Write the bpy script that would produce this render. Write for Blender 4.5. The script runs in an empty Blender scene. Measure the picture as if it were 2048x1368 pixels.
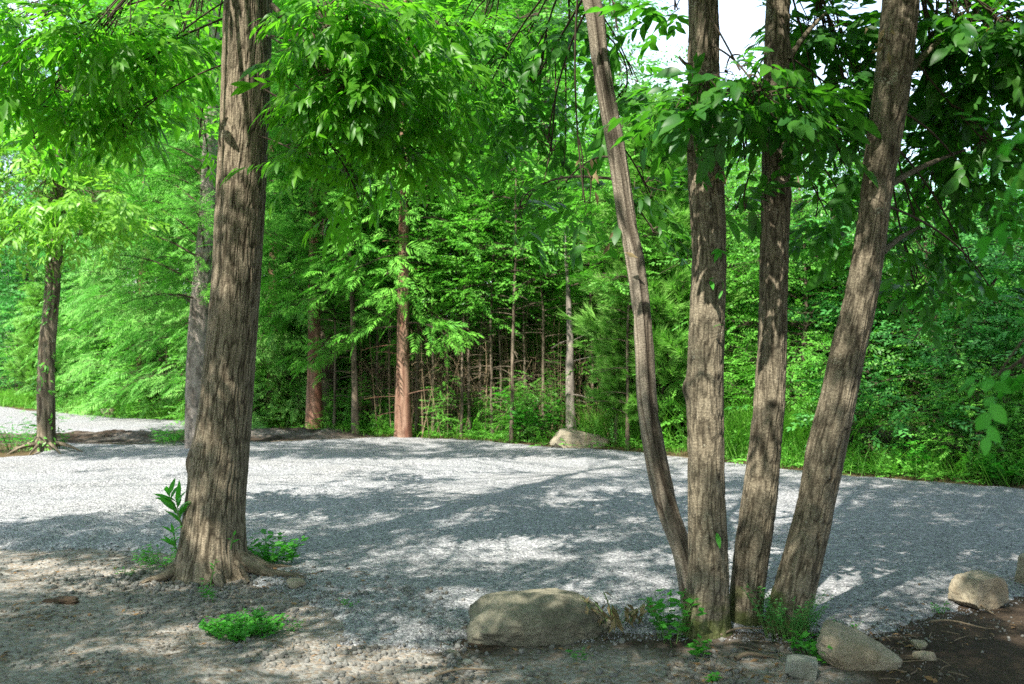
import bpy, math
import numpy as np
from mathutils import Vector

rng = np.random.default_rng(11)
PI = math.pi
scene = bpy.context.scene
COL = scene.collection

# ------------------------------------------------------------------ measuring helpers (photo 2048 x 1368, eye height 1.5 m)
FX, CX, HY, EYE = 1991.0, 1024.0, 690.0, 1.5
def W(px, py, d):
    return np.array([(px - CX) / FX * d, d, EYE - (py - HY) / FX * d])
def G(px, py):
    d = EYE * FX / (py - HY)
    return np.array([(px - CX) / FX * d, d, 0.0])

SUN_EL, SUN_AZ = math.radians(51), math.radians(28)      # azimuth measured from behind the camera towards its left
SUNV = np.array([-math.sin(SUN_AZ) * math.cos(SUN_EL), -math.cos(SUN_AZ) * math.cos(SUN_EL), math.sin(SUN_EL)])

# ------------------------------------------------------------------ noise
def _hash(ix, iy, iz, s):
    h = (ix * 374761393 + iy * 668265263 + iz * 2147483647 + s * 1274126177) & 0xFFFFFFFF
    h = ((h ^ (h >> 13)) * 1274126177) & 0xFFFFFFFF
    h = (h ^ (h >> 16)) & 0xFFFFFFFF
    return h / 4294967295.0
def vnoise(P, s=0):
    P = np.asarray(P, float)
    i = np.floor(P).astype(np.int64); f = P - i
    f = f * f * (3 - 2 * f)
    out = 0
    for dx in (0, 1):
        for dy in (0, 1):
            for dz in (0, 1):
                w = (f[..., 0] if dx else 1 - f[..., 0]) * (f[..., 1] if dy else 1 - f[..., 1]) * (f[..., 2] if dz else 1 - f[..., 2])
                out = out + w * _hash(i[..., 0] + dx, i[..., 1] + dy, i[..., 2] + dz, s)
    return out * 2 - 1
def fbm(P, s=0, o=4):
    a, r, k = 1.0, 0, 1.0
    for j in range(o):
        r = r + a * vnoise(np.asarray(P) * k, s + j); a *= .5; k *= 2.03
    return r
def n2(x, y, k, s=0, o=3):
    return fbm(np.stack([x * k, y * k, np.zeros_like(x) + .37], -1), s, o)
def sstep(a, b, x):
    t = np.clip((x - a) / (b - a), 0, 1); return t * t * (3 - 2 * t)
def norm(v):
    return v / np.maximum(np.linalg.norm(v, axis=-1, keepdims=True), 1e-9)

# ------------------------------------------------------------------ mesh builder
class MB:
    def __init__(self):
        self.V, self.F, self.M, self.A, self.n, self.B = [], [], [], [], 0, []
    def add(self, V, F, mat=0, tint=None, bk=None):
        V = np.asarray(V, float).reshape(-1, 3); F = np.asarray(F, np.int64)
        if len(V) == 0: return
        self.V.append(V); self.F.append(F + self.n); self.M.append((mat, len(F)))
        self.A.append(np.full(len(V), .5) if tint is None else np.broadcast_to(tint, len(V)))
        self.B.append(V if bk is None else bk)
        self.n += len(V)
    def mesh(self, name, mats, smooth=True):
        me = bpy.data.meshes.new(name)
        V = np.concatenate(self.V)
        me.vertices.add(len(V)); me.vertices.foreach_set('co', V.astype(np.float32).ravel())
        loops = np.concatenate([f.ravel() for f in self.F]).astype(np.int32)
        sizes = np.concatenate([np.full(len(f), f.shape[1]) for f in self.F]).astype(np.int32)
        starts = np.concatenate([[0], np.cumsum(sizes)[:-1]]).astype(np.int32)
        me.loops.add(len(loops)); me.loops.foreach_set('vertex_index', loops)
        me.polygons.add(len(sizes)); me.polygons.foreach_set('loop_start', starts)
        me.polygons.foreach_set('material_index', np.concatenate([np.full(c, m) for m, c in self.M]).astype(np.int32))
        me.polygons.foreach_set('use_smooth', np.full(len(sizes), smooth))
        me.update(calc_edges=True)
        at = me.attributes.new('tint', 'FLOAT', 'POINT'); at.data.foreach_set('value', np.concatenate(self.A).astype(np.float32))
        at = me.attributes.new('bk', 'FLOAT_VECTOR', 'POINT'); at.data.foreach_set('vector', np.concatenate(self.B).astype(np.float32).ravel())
        for m in mats: me.materials.append(m)
        return me
    def build(self, name, mats, parent=None, smooth=True):
        o = bpy.data.objects.new(name, self.mesh(name, mats, smooth)); COL.objects.link(o)
        if parent: o.parent = parent
        return o

def tag(o, label=None, cat=None, group=None, kind=None):
    if label: o['label'] = label
    if cat: o['category'] = cat
    if group: o['group'] = group
    if kind: o['kind'] = kind
    return o
def thing(name, label, cat, loc=(0, 0, 0), rz=0, group=None, s=1.0):
    o = bpy.data.objects.new(name, None); COL.objects.link(o)
    o.location = tuple(float(v) for v in loc); o.rotation_euler = (0, 0, rz); o.scale = (s, s, s); o.empty_display_size = .2
    return tag(o, label, cat, group)
KIDS = {}
def dup(root, loc, rz=0, s=1.0, label=None, sz=None, cat=None, group=None):
    r = root.copy(); COL.objects.link(r)
    r.location = tuple(float(v) for v in loc); r.rotation_euler = (0, 0, rz); r.scale = (s, s, s if sz is None else sz)
    tag(r, label, cat, group)
    if root.name not in KIDS: KIDS[root.name] = [c for c in bpy.data.objects if c.parent == root]
    for ch in KIDS[root.name]:
        c = ch.copy(); COL.objects.link(c); c.parent = r
    return r

# ------------------------------------------------------------------ materials
def mat_new(name):
    m = bpy.data.materials.new(name); m.use_nodes = True
    nt = m.node_tree; nt.nodes.clear()
    return m, nt
class N:
    def __init__(s, nt): s.t = nt
    def __call__(s, typ, ins=None, **kw):
        n = s.t.nodes.new(typ)
        for k, v in kw.items(): setattr(n, k, v)
        for k, v in (ins or {}).items():
            if isinstance(v, bpy.types.NodeSocket): s.t.links.new(v, n.inputs[k])
            else: n.inputs[k].default_value = v
        return n
    def ramp(s, fac, stops, interp='LINEAR'):
        n = s.t.nodes.new('ShaderNodeValToRGB'); n.color_ramp.interpolation = interp
        e = n.color_ramp.elements
        while len(e) < len(stops): e.new(.5)
        for el, (p, c) in zip(e, stops):
            el.position = p; el.color = (*c, 1) if len(c) == 3 else c
        s.t.links.new(fac, n.inputs[0]); return n.outputs[0]
    def mix(s, fac, a, b, mode='MIX'):
        n = s.t.nodes.new('ShaderNodeMix'); n.data_type = 'RGBA'; n.blend_type = mode
        for k, v in ((0, fac), (6, a), (7, b)):
            if isinstance(v, bpy.types.NodeSocket): s.t.links.new(v, n.inputs[k])
            else: n.inputs[k].default_value = v if not isinstance(v, tuple) or len(v) == 4 else (*v, 1)
        return n.outputs[2]
    def math(s, op, a, b=0.0, clamp=False):
        n = s.t.nodes.new('ShaderNodeMath'); n.operation = op; n.use_clamp = clamp
        for k, v in ((0, a), (1, b)):
            if isinstance(v, bpy.types.NodeSocket): s.t.links.new(v, n.inputs[k])
            else: n.inputs[k].default_value = v
        return n.outputs[0]
    def out(s, sh):
        n = s.t.nodes.new('ShaderNodeOutputMaterial'); s.t.links.new(sh, n.inputs[0])

def leaf_mat(name, dark, light, trans, tf=.42, rough=.42, spec=.35, brown=0.0):
    m, nt = mat_new(name); q = N(nt)
    t = q('ShaderNodeAttribute', attribute_name='tint').outputs['Fac']
    oi = q('ShaderNodeObjectInfo').outputs['Random']
    v = q.math('ADD', q.math('MULTIPLY', t, .8), q.math('MULTIPLY', oi, .2))
    c = q.mix(v, dark, light)
    tc = q.mix(v, tuple(x * .75 for x in trans), tuple(min(1, x * 1.25) for x in trans))
    if brown:
        b = q.math('GREATER_THAN', t, 1 - brown)
        c = q.mix(b, c, (.25, .13, .04)); tc = q.mix(b, tc, (.4, .2, .05))
    p = q('ShaderNodeBsdfPrincipled', {'Base Color': c, 'Roughness': rough, 'Specular IOR Level': spec})
    tr = q('ShaderNodeBsdfTranslucent', {'Color': tc})
    mx = q('ShaderNodeMixShader', {0: tf, 1: p.outputs[0], 2: tr.outputs[0]})
    q.out(mx.outputs[0]); return m

def bark_mat(name, furrow, ridge, lichen=(.36, .36, .28), lich=.55, stretch=.16, scale=34, moss=0.0, bump=.6, patch=None):
    m, nt = mat_new(name); q = N(nt)
    a = q('ShaderNodeAttribute', attribute_name='bk').outputs['Vector']
    t = q('ShaderNodeAttribute', attribute_name='tint').outputs['Fac']
    mp = q('ShaderNodeMapping', {'Vector': a, 'Scale': (1, 1, stretch)}).outputs[0]
    n1 = q('ShaderNodeTexNoise', {'Vector': mp, 'Scale': scale, 'Detail': 7, 'Roughness': .68}).outputs[0]
    n2_ = q('ShaderNodeTexNoise', {'Vector': a, 'Scale': 5.5, 'Detail': 5, 'Roughness': .6}).outputs[0]
    n3 = q('ShaderNodeTexNoise', {'Vector': a, 'Scale': 110, 'Detail': 3}).outputs[0]
    f = q.math('ADD', q.math('MULTIPLY', q.math('SUBTRACT', n1, .5), 1.1), t)
    mid = tuple((x + y) * .5 for x, y in zip(furrow, ridge))
    c = q.ramp(f, [(.12, furrow), (.45, mid), (.62, ridge), (.95, tuple(min(1, x * 1.25) for x in ridge))])
    c = q.mix(q.math('MULTIPLY', q.math('SUBTRACT', n2_, .35), .9, True), c, q.mix(1.0, c, (.72, .66, .55), 'MULTIPLY'))
    lm = q.ramp(q.math('ADD', q.math('MULTIPLY', n2_, .75), q.math('MULTIPLY', n3, .28)), [(lich, (0, 0, 0)), (lich + .07, (1, 1, 1))])
    c = q.mix(q.math('MULTIPLY', lm, .6), c, lichen)
    if patch:
        n5 = q('ShaderNodeTexNoise', {'Vector': mp, 'Scale': 7, 'Detail': 4}).outputs[0]
        c = q.mix(q.math('MULTIPLY', q.ramp(n5, [(.5, (0, 0, 0)), (.62, (1, 1, 1))]), .75), c, patch)
    if moss:
        z = q('ShaderNodeSeparateXYZ', {0: a}).outputs[2]
        n4 = q('ShaderNodeTexNoise', {'Vector': a, 'Scale': 9, 'Detail': 6}).outputs[0]
        mm = q.math('SUBTRACT', q.math('ADD', q.math('MULTIPLY', n4, 1.1), .1 + moss), q.math('MULTIPLY', z, 1.9))
        c = q.mix(q.math('MULTIPLY', q.ramp(mm, [(.45, (0, 0, 0)), (.6, (1, 1, 1))]), .7), c, (.07, .10, .02))
    c = q.mix(q.math('MULTIPLY', q.ramp(n3, [(.42, (0, 0, 0)), (.66, (1, 1, 1))]), .55), q.mix(1.0, c, (.62, .6, .58), 'MULTIPLY'), q.mix(1.0, c, (1.35, 1.35, 1.32), 'MULTIPLY'))
    b1 = q('ShaderNodeBump', {'Strength': bump, 'Distance': .016, 'Height': n1})
    b2 = q('ShaderNodeBump', {'Strength': .7, 'Distance': .006, 'Height': n3, 'Normal': b1.outputs[0]})
    p = q('ShaderNodeBsdfPrincipled', {'Base Color': c, 'Roughness': .92, 'Specular IOR Level': .12, 'Normal': b2.outputs[0]})
    q.out(p.outputs[0]); return m

def plain_mat(name, c, rough=.8, spec=.2):
    m, nt = mat_new(name); q = N(nt)
    n = q('ShaderNodeTexNoise', {'Vector': q('ShaderNodeTexCoord').outputs['Object'], 'Scale': 14, 'Detail': 5}).outputs[0]
    cc = q.mix(n, tuple(x * .7 for x in c), tuple(min(1, x * 1.3) for x in c))
    q.out(q('ShaderNodeBsdfPrincipled', {'Base Color': cc, 'Roughness': rough, 'Specular IOR Level': spec}).outputs[0]); return m

def gravel_mat():
    m, nt = mat_new('gravel'); q = N(nt)
    co = q('ShaderNodeTexCoord').outputs['Object']
    wob = q('ShaderNodeTexNoise', {'Vector': co, 'Scale': 30, 'Detail': 2})
    cw = q('ShaderNodeVectorMath', {0: co, 1: q('ShaderNodeVectorMath', {0: wob.outputs[1], 'Scale': .02}, operation='SCALE').outputs[0]}, operation='ADD').outputs[0]
    v1 = q('ShaderNodeTexVoronoi', {'Vector': cw, 'Scale': 52})
    v2 = q('ShaderNodeTexVoronoi', {'Vector': cw, 'Scale': 110})
    r1 = q('ShaderNodeSeparateColor', {0: v1.outputs['Color']}).outputs[0]
    r2 = q('ShaderNodeSeparateColor', {0: v2.outputs['Color']}).outputs[1]
    big = q('ShaderNodeTexNoise', {'Vector': co, 'Scale': .7, 'Detail': 5, 'Roughness': .6}).outputs[0]
    f = q.math('ADD', q.math('MULTIPLY', r1, .65), q.math('MULTIPLY', r2, .35))
    c = q.ramp(f, [(.0, (.107, .110, .115)), (.35, (.198, .201, .208)), (.65, (.285, .288, .292)), (1, (.465, .462, .457))])
    c = q.mix(q.math('MULTIPLY', q.ramp(big, [(.42, (0, 0, 0)), (.7, (1, 1, 1))]), .28), c, q.mix(1.0, c, (.92, .84, .74), 'MULTIPLY'))
    gap = q.ramp(v1.outputs['Distance'], [(.3, (1, 1, 1)), (.75, (.68, .68, .68))])
    c = q.mix(1.0, c, gap, 'MULTIPLY')
    h = q.math('SUBTRACT', q.math('MULTIPLY', r1, .5), v1.outputs['Distance'])
    b = q('ShaderNodeBump', {'Strength': .8, 'Distance': .016, 'Height': h})
    q.out(q('ShaderNodeBsdfPrincipled', {'Base Color': c, 'Roughness': .9, 'Specular IOR Level': .15, 'Normal': b.outputs[0]}).outputs[0]); return m

def ground_mat():
    m, nt = mat_new('soil'); q = N(nt)
    co = q('ShaderNodeTexCoord').outputs['Object']
    t = q('ShaderNodeAttribute', attribute_name='tint').outputs['Fac']     # 0 dark humus, .5 trodden earth, 1 forest floor
    n1 = q('ShaderNodeTexNoise', {'Vector': co, 'Scale': 2.4, 'Detail': 8, 'Roughness': .65}).outputs[0]
    n2_ = q('ShaderNodeTexNoise', {'Vector': co, 'Scale': 40, 'Detail': 5, 'Roughness': .7}).outputs[0]
    v1 = q('ShaderNodeTexVoronoi', {'Vector': co, 'Scale': 48})
    r1 = q('ShaderNodeSeparateColor', {0: v1.outputs['Color']}).outputs[0]
    earth = q.ramp(q.math('ADD', q.math('MULTIPLY', n1, .6), q.math('MULTIPLY', n2_, .4)),
                   [(.25, (.085, .067, .05)), (.5, (.185, .152, .118)), (.72, (.30, .252, .2))])
    st = q.math('MULTIPLY', q.ramp(q.math('ADD', r1, q.math('MULTIPLY', n1, .9)), [(.8, (0, 0, 0)), (.84, (1, 1, 1))]), .9)
    earth = q.mix(st, earth, q.ramp(r1, [(.2, (.11, .10, .09)), (1, (.26, .25, .225))]))
    humus = q.ramp(q.math('ADD', q.math('MULTIPLY', n1, .5), q.math('MULTIPLY', n2_, .5)), [(.3, (.012, .009, .007)), (.55, (.05, .036, .024)), (.75, (.15, .10, .06))])
    forest = q.ramp(n2_, [(.3, (.03, .022, .012)), (.55, (.085, .062, .03)), (.7, (.16, .115, .06))])
    tn = q.math('ADD', t, q.math('MULTIPLY', q.math('SUBTRACT', n1, .5), .5))
    c = q.mix(q.ramp(tn, [(.15, (0, 0, 0)), (.4, (1, 1, 1))]), humus, earth)
    c = q.mix(q.ramp(tn, [(.62, (0, 0, 0)), (.85, (1, 1, 1))]), c, forest)
    h = q.math('ADD', q.math('MULTIPLY', n2_, .9), q.math('MULTIPLY', q.math('SUBTRACT', .6, v1.outputs['Distance']), .5))
    b = q('ShaderNodeBump', {'Strength': .8, 'Distance': .02, 'Height': h})
    q.out(q('ShaderNodeBsdfPrincipled', {'Base Color': c, 'Roughness': .95, 'Specular IOR Level': .1, 'Normal': b.outputs[0]}).outputs[0]); return m

def rock_mat(name, a, b, stain=(.09, .085, .06)):
    m, nt = mat_new(name); q = N(nt)
    co = q('ShaderNodeTexCoord').outputs['Object']
    n1 = q('ShaderNodeTexNoise', {'Vector': co, 'Scale': 7, 'Detail': 8, 'Roughness': .65}).outputs[0]
    n2_ = q('ShaderNodeTexNoise', {'Vector': co, 'Scale': 75, 'Detail': 5, 'Roughness': .75}).outputs[0]
    n3 = q('ShaderNodeTexNoise', {'Vector': co, 'Scale': 3.1, 'Detail': 6, 'Roughness': .7}).outputs[0]
    c = q.mix(q.ramp(q.math('ADD', q.math('MULTIPLY', n1, .55), q.math('MULTIPLY', n2_, .45)), [(.35, (0, 0, 0)), (.66, (1, 1, 1))]), a, b)
    c = q.mix(q.math('MULTIPLY', q.ramp(n3, [(.46, (0, 0, 0)), (.6, (1, 1, 1))]), .7), c, stain)
    bb = q('ShaderNodeBump', {'Strength': .9, 'Distance': .022, 'Height': q.math('ADD', n1, q.math('MULTIPLY', n2_, .5))})
    q.out(q('ShaderNodeBsdfPrincipled', {'Base Color': c, 'Roughness': .88, 'Specular IOR Level': .18, 'Normal': bb.outputs[0]}).outputs[0]); return m

M = {}
M['chestnut'] = leaf_mat('chestnut_leaf', (.016, .085, .010), (.10, .25, .016), (.17, .58, .02), .46, brown=.010, spec=.24, rough=.42)
M['coppice_leaf'] = leaf_mat('coppice_leaf', (.010, .06, .012), (.065, .18, .02), (.11, .44, .02), .40, brown=.012, spec=.22, rough=.42)
M['bright_leaf'] = leaf_mat('bright_leaf', (.07, .20, .025), (.24, .44, .06), (.27, .66, .04), .40, spec=.35)
M['broad'] = leaf_mat('broad_leaf', (.03, .15, .02), (.17, .42, .055), (.17, .62, .04), .30, .42, .3)
M['broad_cool'] = leaf_mat('cool_leaf', (.022, .125, .03), (.11, .33, .07), (.09, .52, .06), .28, .42, .3)
M['cypress'] = leaf_mat('cypress_spray', (.028, .15, .02), (.17, .44, .05), (.12, .56, .03), .24, .6, .15)
M['feather'] = leaf_mat('feathery_spray', (.04, .17, .03), (.20, .42, .085), (.14, .54, .06), .28, .6, .15)
M['pine'] = leaf_mat('pine_needle', (.08, .24, .035), (.30, .53, .12), (.20, .54, .05), .34, .5, .2)
M['grass'] = leaf_mat('grass_blade', (.04, .13, .018), (.16, .35, .05), (.18, .52, .035), .38, .5, .2)
M['weed'] = leaf_mat('weed_leaf', (.022, .14, .015), (.085, .33, .035), (.09, .54, .025), .38, .45, .25)
M['dry'] = leaf_mat('dry_leaf', (.12, .095, .045), (.27, .21, .11), (.2, .14, .06), .2, .7, .1)
M['litter'] = leaf_mat('litter_leaf', (.11, .06, .03), (.30, .19, .09), (.2, .1, .04), .1, .8, .1)
M['bark_big'] = bark_mat('big_tree_bark', (.052, .042, .028), (.235, .20, .145), lich=.63, scale=48, stretch=.16, bump=1.0)
M['bark_cop'] = bark_mat('coppice_bark', (.052, .044, .030), (.215, .187, .135), lichen=(.36, .38, .31), lich=.625, scale=52, stretch=.2, moss=.22, bump=1.0)
M['bark_thin'] = bark_mat('fissured_grey_bark', (.055, .045, .033), (.24, .212, .168), lich=.66, scale=30, stretch=.06, bump=.9)
M['bark_pale'] = bark_mat('pale_grey_bark', (.10, .088, .075), (.29, .26, .23), lichen=(.38, .38, .35), lich=.6, scale=24, stretch=.3, bump=.3)
M['bark_red'] = bark_mat('red_cypress_bark', (.11, .05, .032), (.31, .20, .145), lich=.75, scale=34, stretch=.05, patch=(.24, .10, .066))
M['bark_dull'] = bark_mat('dull_bark', (.045, .035, .024), (.19, .155, .115), lich=.62, scale=26)
M['twig'] = plain_mat('twig_bark', (.055, .042, .028), .9)
M['dry_twig'] = plain_mat('dry_twig', (.19, .14, .085), .9)
M['stick'] = plain_mat('stick', (.15, .115, .075), .9)
M['stem'] = plain_mat('green_stem', (.10, .20, .05), .7)
M['gravel'] = gravel_mat()
M['soil'] = ground_mat()
M['rock'] = rock_mat('weathered_rock', (.105, .098, .068), (.28, .255, .185), (.06, .056, .038))
M['rock_tan'] = rock_mat('tan_rock', (.17, .145, .10), (.34, .30, .22), (.17, .13, .08))
M['rock_grey'] = rock_mat('grey_rock', (.16, .168, .135), (.34, .345, .29), (.09, .09, .065))
M['stone'] = rock_mat('crushed_stone', (.09, .09, .082), (.225, .22, .20), (.09, .08, .06))
M['clod'] = rock_mat('soil_clod', (.05, .033, .02), (.14, .09, .055), (.03, .02, .012))

# ------------------------------------------------------------------ tubes / trunks
def smooth_path(pts, n):
    pts = np.asarray(pts, float)
    k = np.arange(len(pts)); t = np.linspace(0, len(pts) - 1, n)
    i = np.clip(np.floor(t).astype(int), 0, len(pts) - 2); f = (t - i)[:, None]
    p0 = pts[np.clip(i - 1, 0, len(pts) - 1)]; p1 = pts[i]; p2 = pts[i + 1]; p3 = pts[np.clip(i + 2, 0, len(pts) - 1)]
    return .5 * (2 * p1 + (p2 - p0) * f + (2 * p0 - 5 * p1 + 4 * p2 - p3) * f ** 2 + (3 * p1 - p0 - 3 * p2 + p3) * f ** 3)
def tube(mb, pts, rad, sides=6, mat=0, rmod=None, tint=.5, closed_tip=True):
    """pts (n,3), rad (n); rmod(theta, length, R) -> (radial offset, tint) arrays"""
    pts = np.asarray(pts, float); n = len(pts); rad = np.broadcast_to(rad, n).astype(float)
    tan = norm(np.gradient(pts, axis=0))
    ref = np.array([0, 1.0, 0]) if abs(tan[:, 1]).mean() < .8 else np.array([1.0, 0, 0])
    X = norm(np.cross(np.broadcast_to(ref, tan.shape), tan)); Y = np.cross(tan, X)
    L = np.concatenate([[0], np.cumsum(np.linalg.norm(np.diff(pts, axis=0), axis=1))])
    th = np.linspace(0, 2 * PI, sides, endpoint=False)
    TH, LL = np.meshgrid(th, L); RR = np.repeat(rad[:, None], sides, 1)
    ti = np.full(TH.shape, tint)
    bk = np.stack([np.cos(TH) * RR.mean(), np.sin(TH) * RR.mean(), LL + pts[0, 2]], -1)
    if rmod is not None:
        dr, ti = rmod(TH, LL, RR); RR = RR + dr
    V = pts[:, None, :] + RR[..., None] * (np.cos(TH)[..., None] * X[:, None, :] + np.sin(TH)[..., None] * Y[:, None, :])
    a = np.arange(n - 1)[:, None] * sides; j = np.arange(sides)[None, :]; j2 = (j + 1) % sides
    F = np.stack([a + j, a + j2, a + sides + j2, a + sides + j], -1).reshape(-1, 4)
    mb.add(V.reshape(-1, 3), F, mat, ti.ravel(), bk.reshape(-1, 3))
def tubes(mb, A, C, B, r0, r1, seg=4, sides=3, mat=0):
    """many thin curved twigs: quadratic curves from A over C to B"""
    m = len(A)
    if m == 0: return
    t = np.linspace(0, 1, seg + 1)[None, :, None]
    P = (1 - t) ** 2 * A[:, None] + 2 * t * (1 - t) * C[:, None] + t ** 2 * B[:, None]
    R = (np.broadcast_to(r0, m)[:, None] * (1 - t[..., 0]) + np.broadcast_to(r1, m)[:, None] * t[..., 0])
    tan = norm(np.gradient(P, axis=1))
    X = norm(np.cross(tan, np.array([.31, .52, .79]))); Y = np.cross(tan, X)
    th = np.linspace(0, 2 * PI, sides, endpoint=False)
    V = P[:, :, None] + R[..., None, None] * (np.cos(th)[None, None, :, None] * X[:, :, None] + np.sin(th)[None, None, :, None] * Y[:, :, None])
    base = np.arange(m)[:, None, None] * ((seg + 1) * sides)
    a = np.arange(seg)[None, :, None] * sides; j = np.arange(sides)[None, None, :]; j2 = (j + 1) % sides
    F = np.stack([base + a + j, base + a + j2, base + a + sides + j2, base + a + sides + j], -1).reshape(-1, 4)
    mb.add(V.reshape(-1, 3), F, mat)

def bark_mod(seed, depth=.008, k=26, stretch=.13, flare=None, knots=(), dist=.35):
    def f(TH, LL, RR):
        R = RR.mean()
        P = np.stack([np.cos(TH) * R * k, np.sin(TH) * R * k, LL * k * stretch], -1)
        P = P + dist * np.stack([vnoise(P * .6, seed + 9), vnoise(P * .6, seed + 10), np.zeros_like(TH)], -1)
        n = vnoise(P, seed); m = vnoise(P * np.array([2.1, 2.1, 1.6]), seed + 3)
        fur = np.clip(1 - np.abs(n) * 4.2, 0, 1)
        big = fbm(np.stack([np.cos(TH) * 1.3, np.sin(TH) * 1.3, LL * 1.4], -1), seed + 5, 3)
        dr = depth * (-fur + .35 * m) + .03 * R * 2 * big * .5
        ti = .58 - .36 * fur + .14 * m
        if flare is not None: dr = dr + flare(TH, LL, RR)
        for (th0, l0, amp, sz) in knots:
            d2 = ((np.angle(np.exp(1j * (TH - th0))) * R) ** 2 + (LL - l0) ** 2) / sz ** 2
            bump_ = np.exp(-d2); dr = dr + amp * bump_
            ti = ti - .3 * np.exp(-d2 * 6)
        return dr, ti
    return f

def outline_path(rows, d0, d1=None, ztop=None, rtop=.05, up=None):
    """rows: (y, xl, xr) from base to top of the photo; depth runs d0..d1"""
    rows = np.asarray(rows, float); d1 = d0 if d1 is None else d1
    f = np.linspace(0, 1, len(rows)); d = d0 + (d1 - d0) * f
    P = np.stack([W((r[1] + r[2]) / 2, r[0], dd) for r, dd in zip(rows, d)])
    R = (rows[:, 2] - rows[:, 1]) / 2 / FX * d
    if ztop:
        dirn = norm(P[-1] - P[-3]); k = 4
        for i in range(1, k + 1):
            h = (ztop - P[len(rows) - 1][2]) * i / k
            q = P[len(rows) - 1] + dirn / dirn[2] * h + rng.normal(0, .05, 3) * (1, 1, 0)
            P = np.vstack([P, q]); R = np.append(R, R[len(rows) - 1] * (1 - i / k) + rtop * i / k)
    return P, R
def resample(P, R, step):
    L = np.concatenate([[0], np.cumsum(np.linalg.norm(np.diff(P, axis=0), axis=1))])
    n = max(6, int(L[-1] / step))
    Q = smooth_path(P, n * 3)
    l = np.concatenate([[0], np.cumsum(np.linalg.norm(np.diff(Q, axis=0), axis=1))])
    t = np.linspace(0, l[-1], n)
    Q = np.stack([np.interp(t, l, Q[:, i]) for i in range(3)], -1)
    Rq = np.interp(t / l[-1], L / L[-1], R)
    k = np.array([1, 2, 3, 2, 1]) / 9.0
    Rq = np.convolve(np.pad(Rq, 2, 'edge'), k, 'valid')
    return Q, Rq

# ------------------------------------------------------------------ leaf and spray templates  (local: y = axis, z = up face)
def leaf_hi(L=1.0, Wd=.32, fold=.10, droop=.28, wav=0.0):
    t = np.array([0, .14, .36, .62, .84, 1.0]); w = np.array([.02, .30, .5, .46, .25, .01]) * Wd
    V, F = [], []
    for i, (a, b) in enumerate(zip(t, w)):
        z = -droop * L * a ** 2
        wv = wav * math.sin(i * 2.1)
        V += [(-b * L, a * L, z + fold * b * 2 * L + wv), (0, a * L, z), (b * L, a * L, z + fold * b * 2 * L - wv)]
    for i in range(len(t) - 1):
        k = i * 3; F += [(k, k + 1, k + 4, k + 3), (k + 1, k + 2, k + 5, k + 4)]
    return np.array(V), np.array(F)
def leaf_mid(L=1.0, Wd=.34, droop=.25):
    V = np.array([(0, 0, 0), (-.5 * Wd * L, .45 * L, -.02 * L), (0, .5 * L, -.10 * droop * L - .06 * L), (.5 * Wd * L, .45 * L, -.02 * L), (0, L, -droop * L)])
    return V, np.array([(0, 2, 1, 1), (0, 3, 2, 2), (1, 2, 4, 4), (2, 3, 4, 4)])[:, :3]
def leaf_lo(L=1.0, Wd=.42, droop=.2):
    V = np.array([(0, 0, 0), (-.5 * Wd * L, .48 * L, .02 * L), (0, L, -droop * L), (.5 * Wd * L, .48 * L, .02 * L)])
    return V, np.array([(0, 3, 2, 1)])
def frame_place(V, P, D, Nn, S):
    """V (k,3) placed at m frames -> (m,k,3)"""
    D = norm(D); X = norm(np.cross(D, Nn)); Z = np.cross(X, D)
    S = np.broadcast_to(S, len(P))[:, None, None]
    return P[:, None] + S * (V[None, :, 0:1] * X[:, None] + V[None, :, 1:2] * D[:, None] + V[None, :, 2:3] * Z[:, None])
def scatter(mb, tm, P, D, Nn, S, mat=0, tint=None):
    V, F, tv = tm
    m, k = len(P), len(V)
    if m == 0: return
    VV = frame_place(V, P, D, Nn, S)
    FF = (np.arange(m)[:, None, None] * k + F[None]).reshape(-1, F.shape[1])
    tt = rng.random(m) if tint is None else tint
    T = np.clip(tt[:, None] * .55 + tv[None] * .45, 0, 1)
    mb.add(VV.reshape(-1, 3), FF, mat, T.ravel())
def compose(parts):
    """list of (V,F,tint) -> one template"""
    Vs, Fs, Ts, n = [], [], [], 0
    for V, F, t in parts:
        Vs.append(V); Fs.append(F + n); Ts.append(np.full(len(V), t)); n += len(V)
    return np.concatenate(Vs), np.concatenate(Fs), np.concatenate(Ts)
def twig_template(r, leaf, n=9, length=.34, size=.15, hang=.35, splay=.95, tip=True):
    parts = []
    for i in range(n):
        a = .12 + .88 * i / (n - 1)
        base = np.array([0, a * length, -.12 * length * a * a]) + r.normal(0, .006, 3)
        side = 1 if i % 2 else -1
        ang = (splay * (1 - .55 * a)) * side + r.normal(0, .22)
        if tip and i == n - 1: ang = r.normal(0, .15)
        D = np.array([math.sin(ang), math.cos(ang), -hang * (.5 + .8 * r.random()) + .15])
        Nn = np.array([r.normal(0, .35), .25 + r.normal(0, .2), 1.0])
        s = size * (.65 + .5 * r.random()) * (1.0 if a > .3 else .8)
        V, F = leaf
        parts.append((frame_place(V, base[None], D[None], Nn[None], s)[0], F, r.random()))
    return compose(parts)
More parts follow.
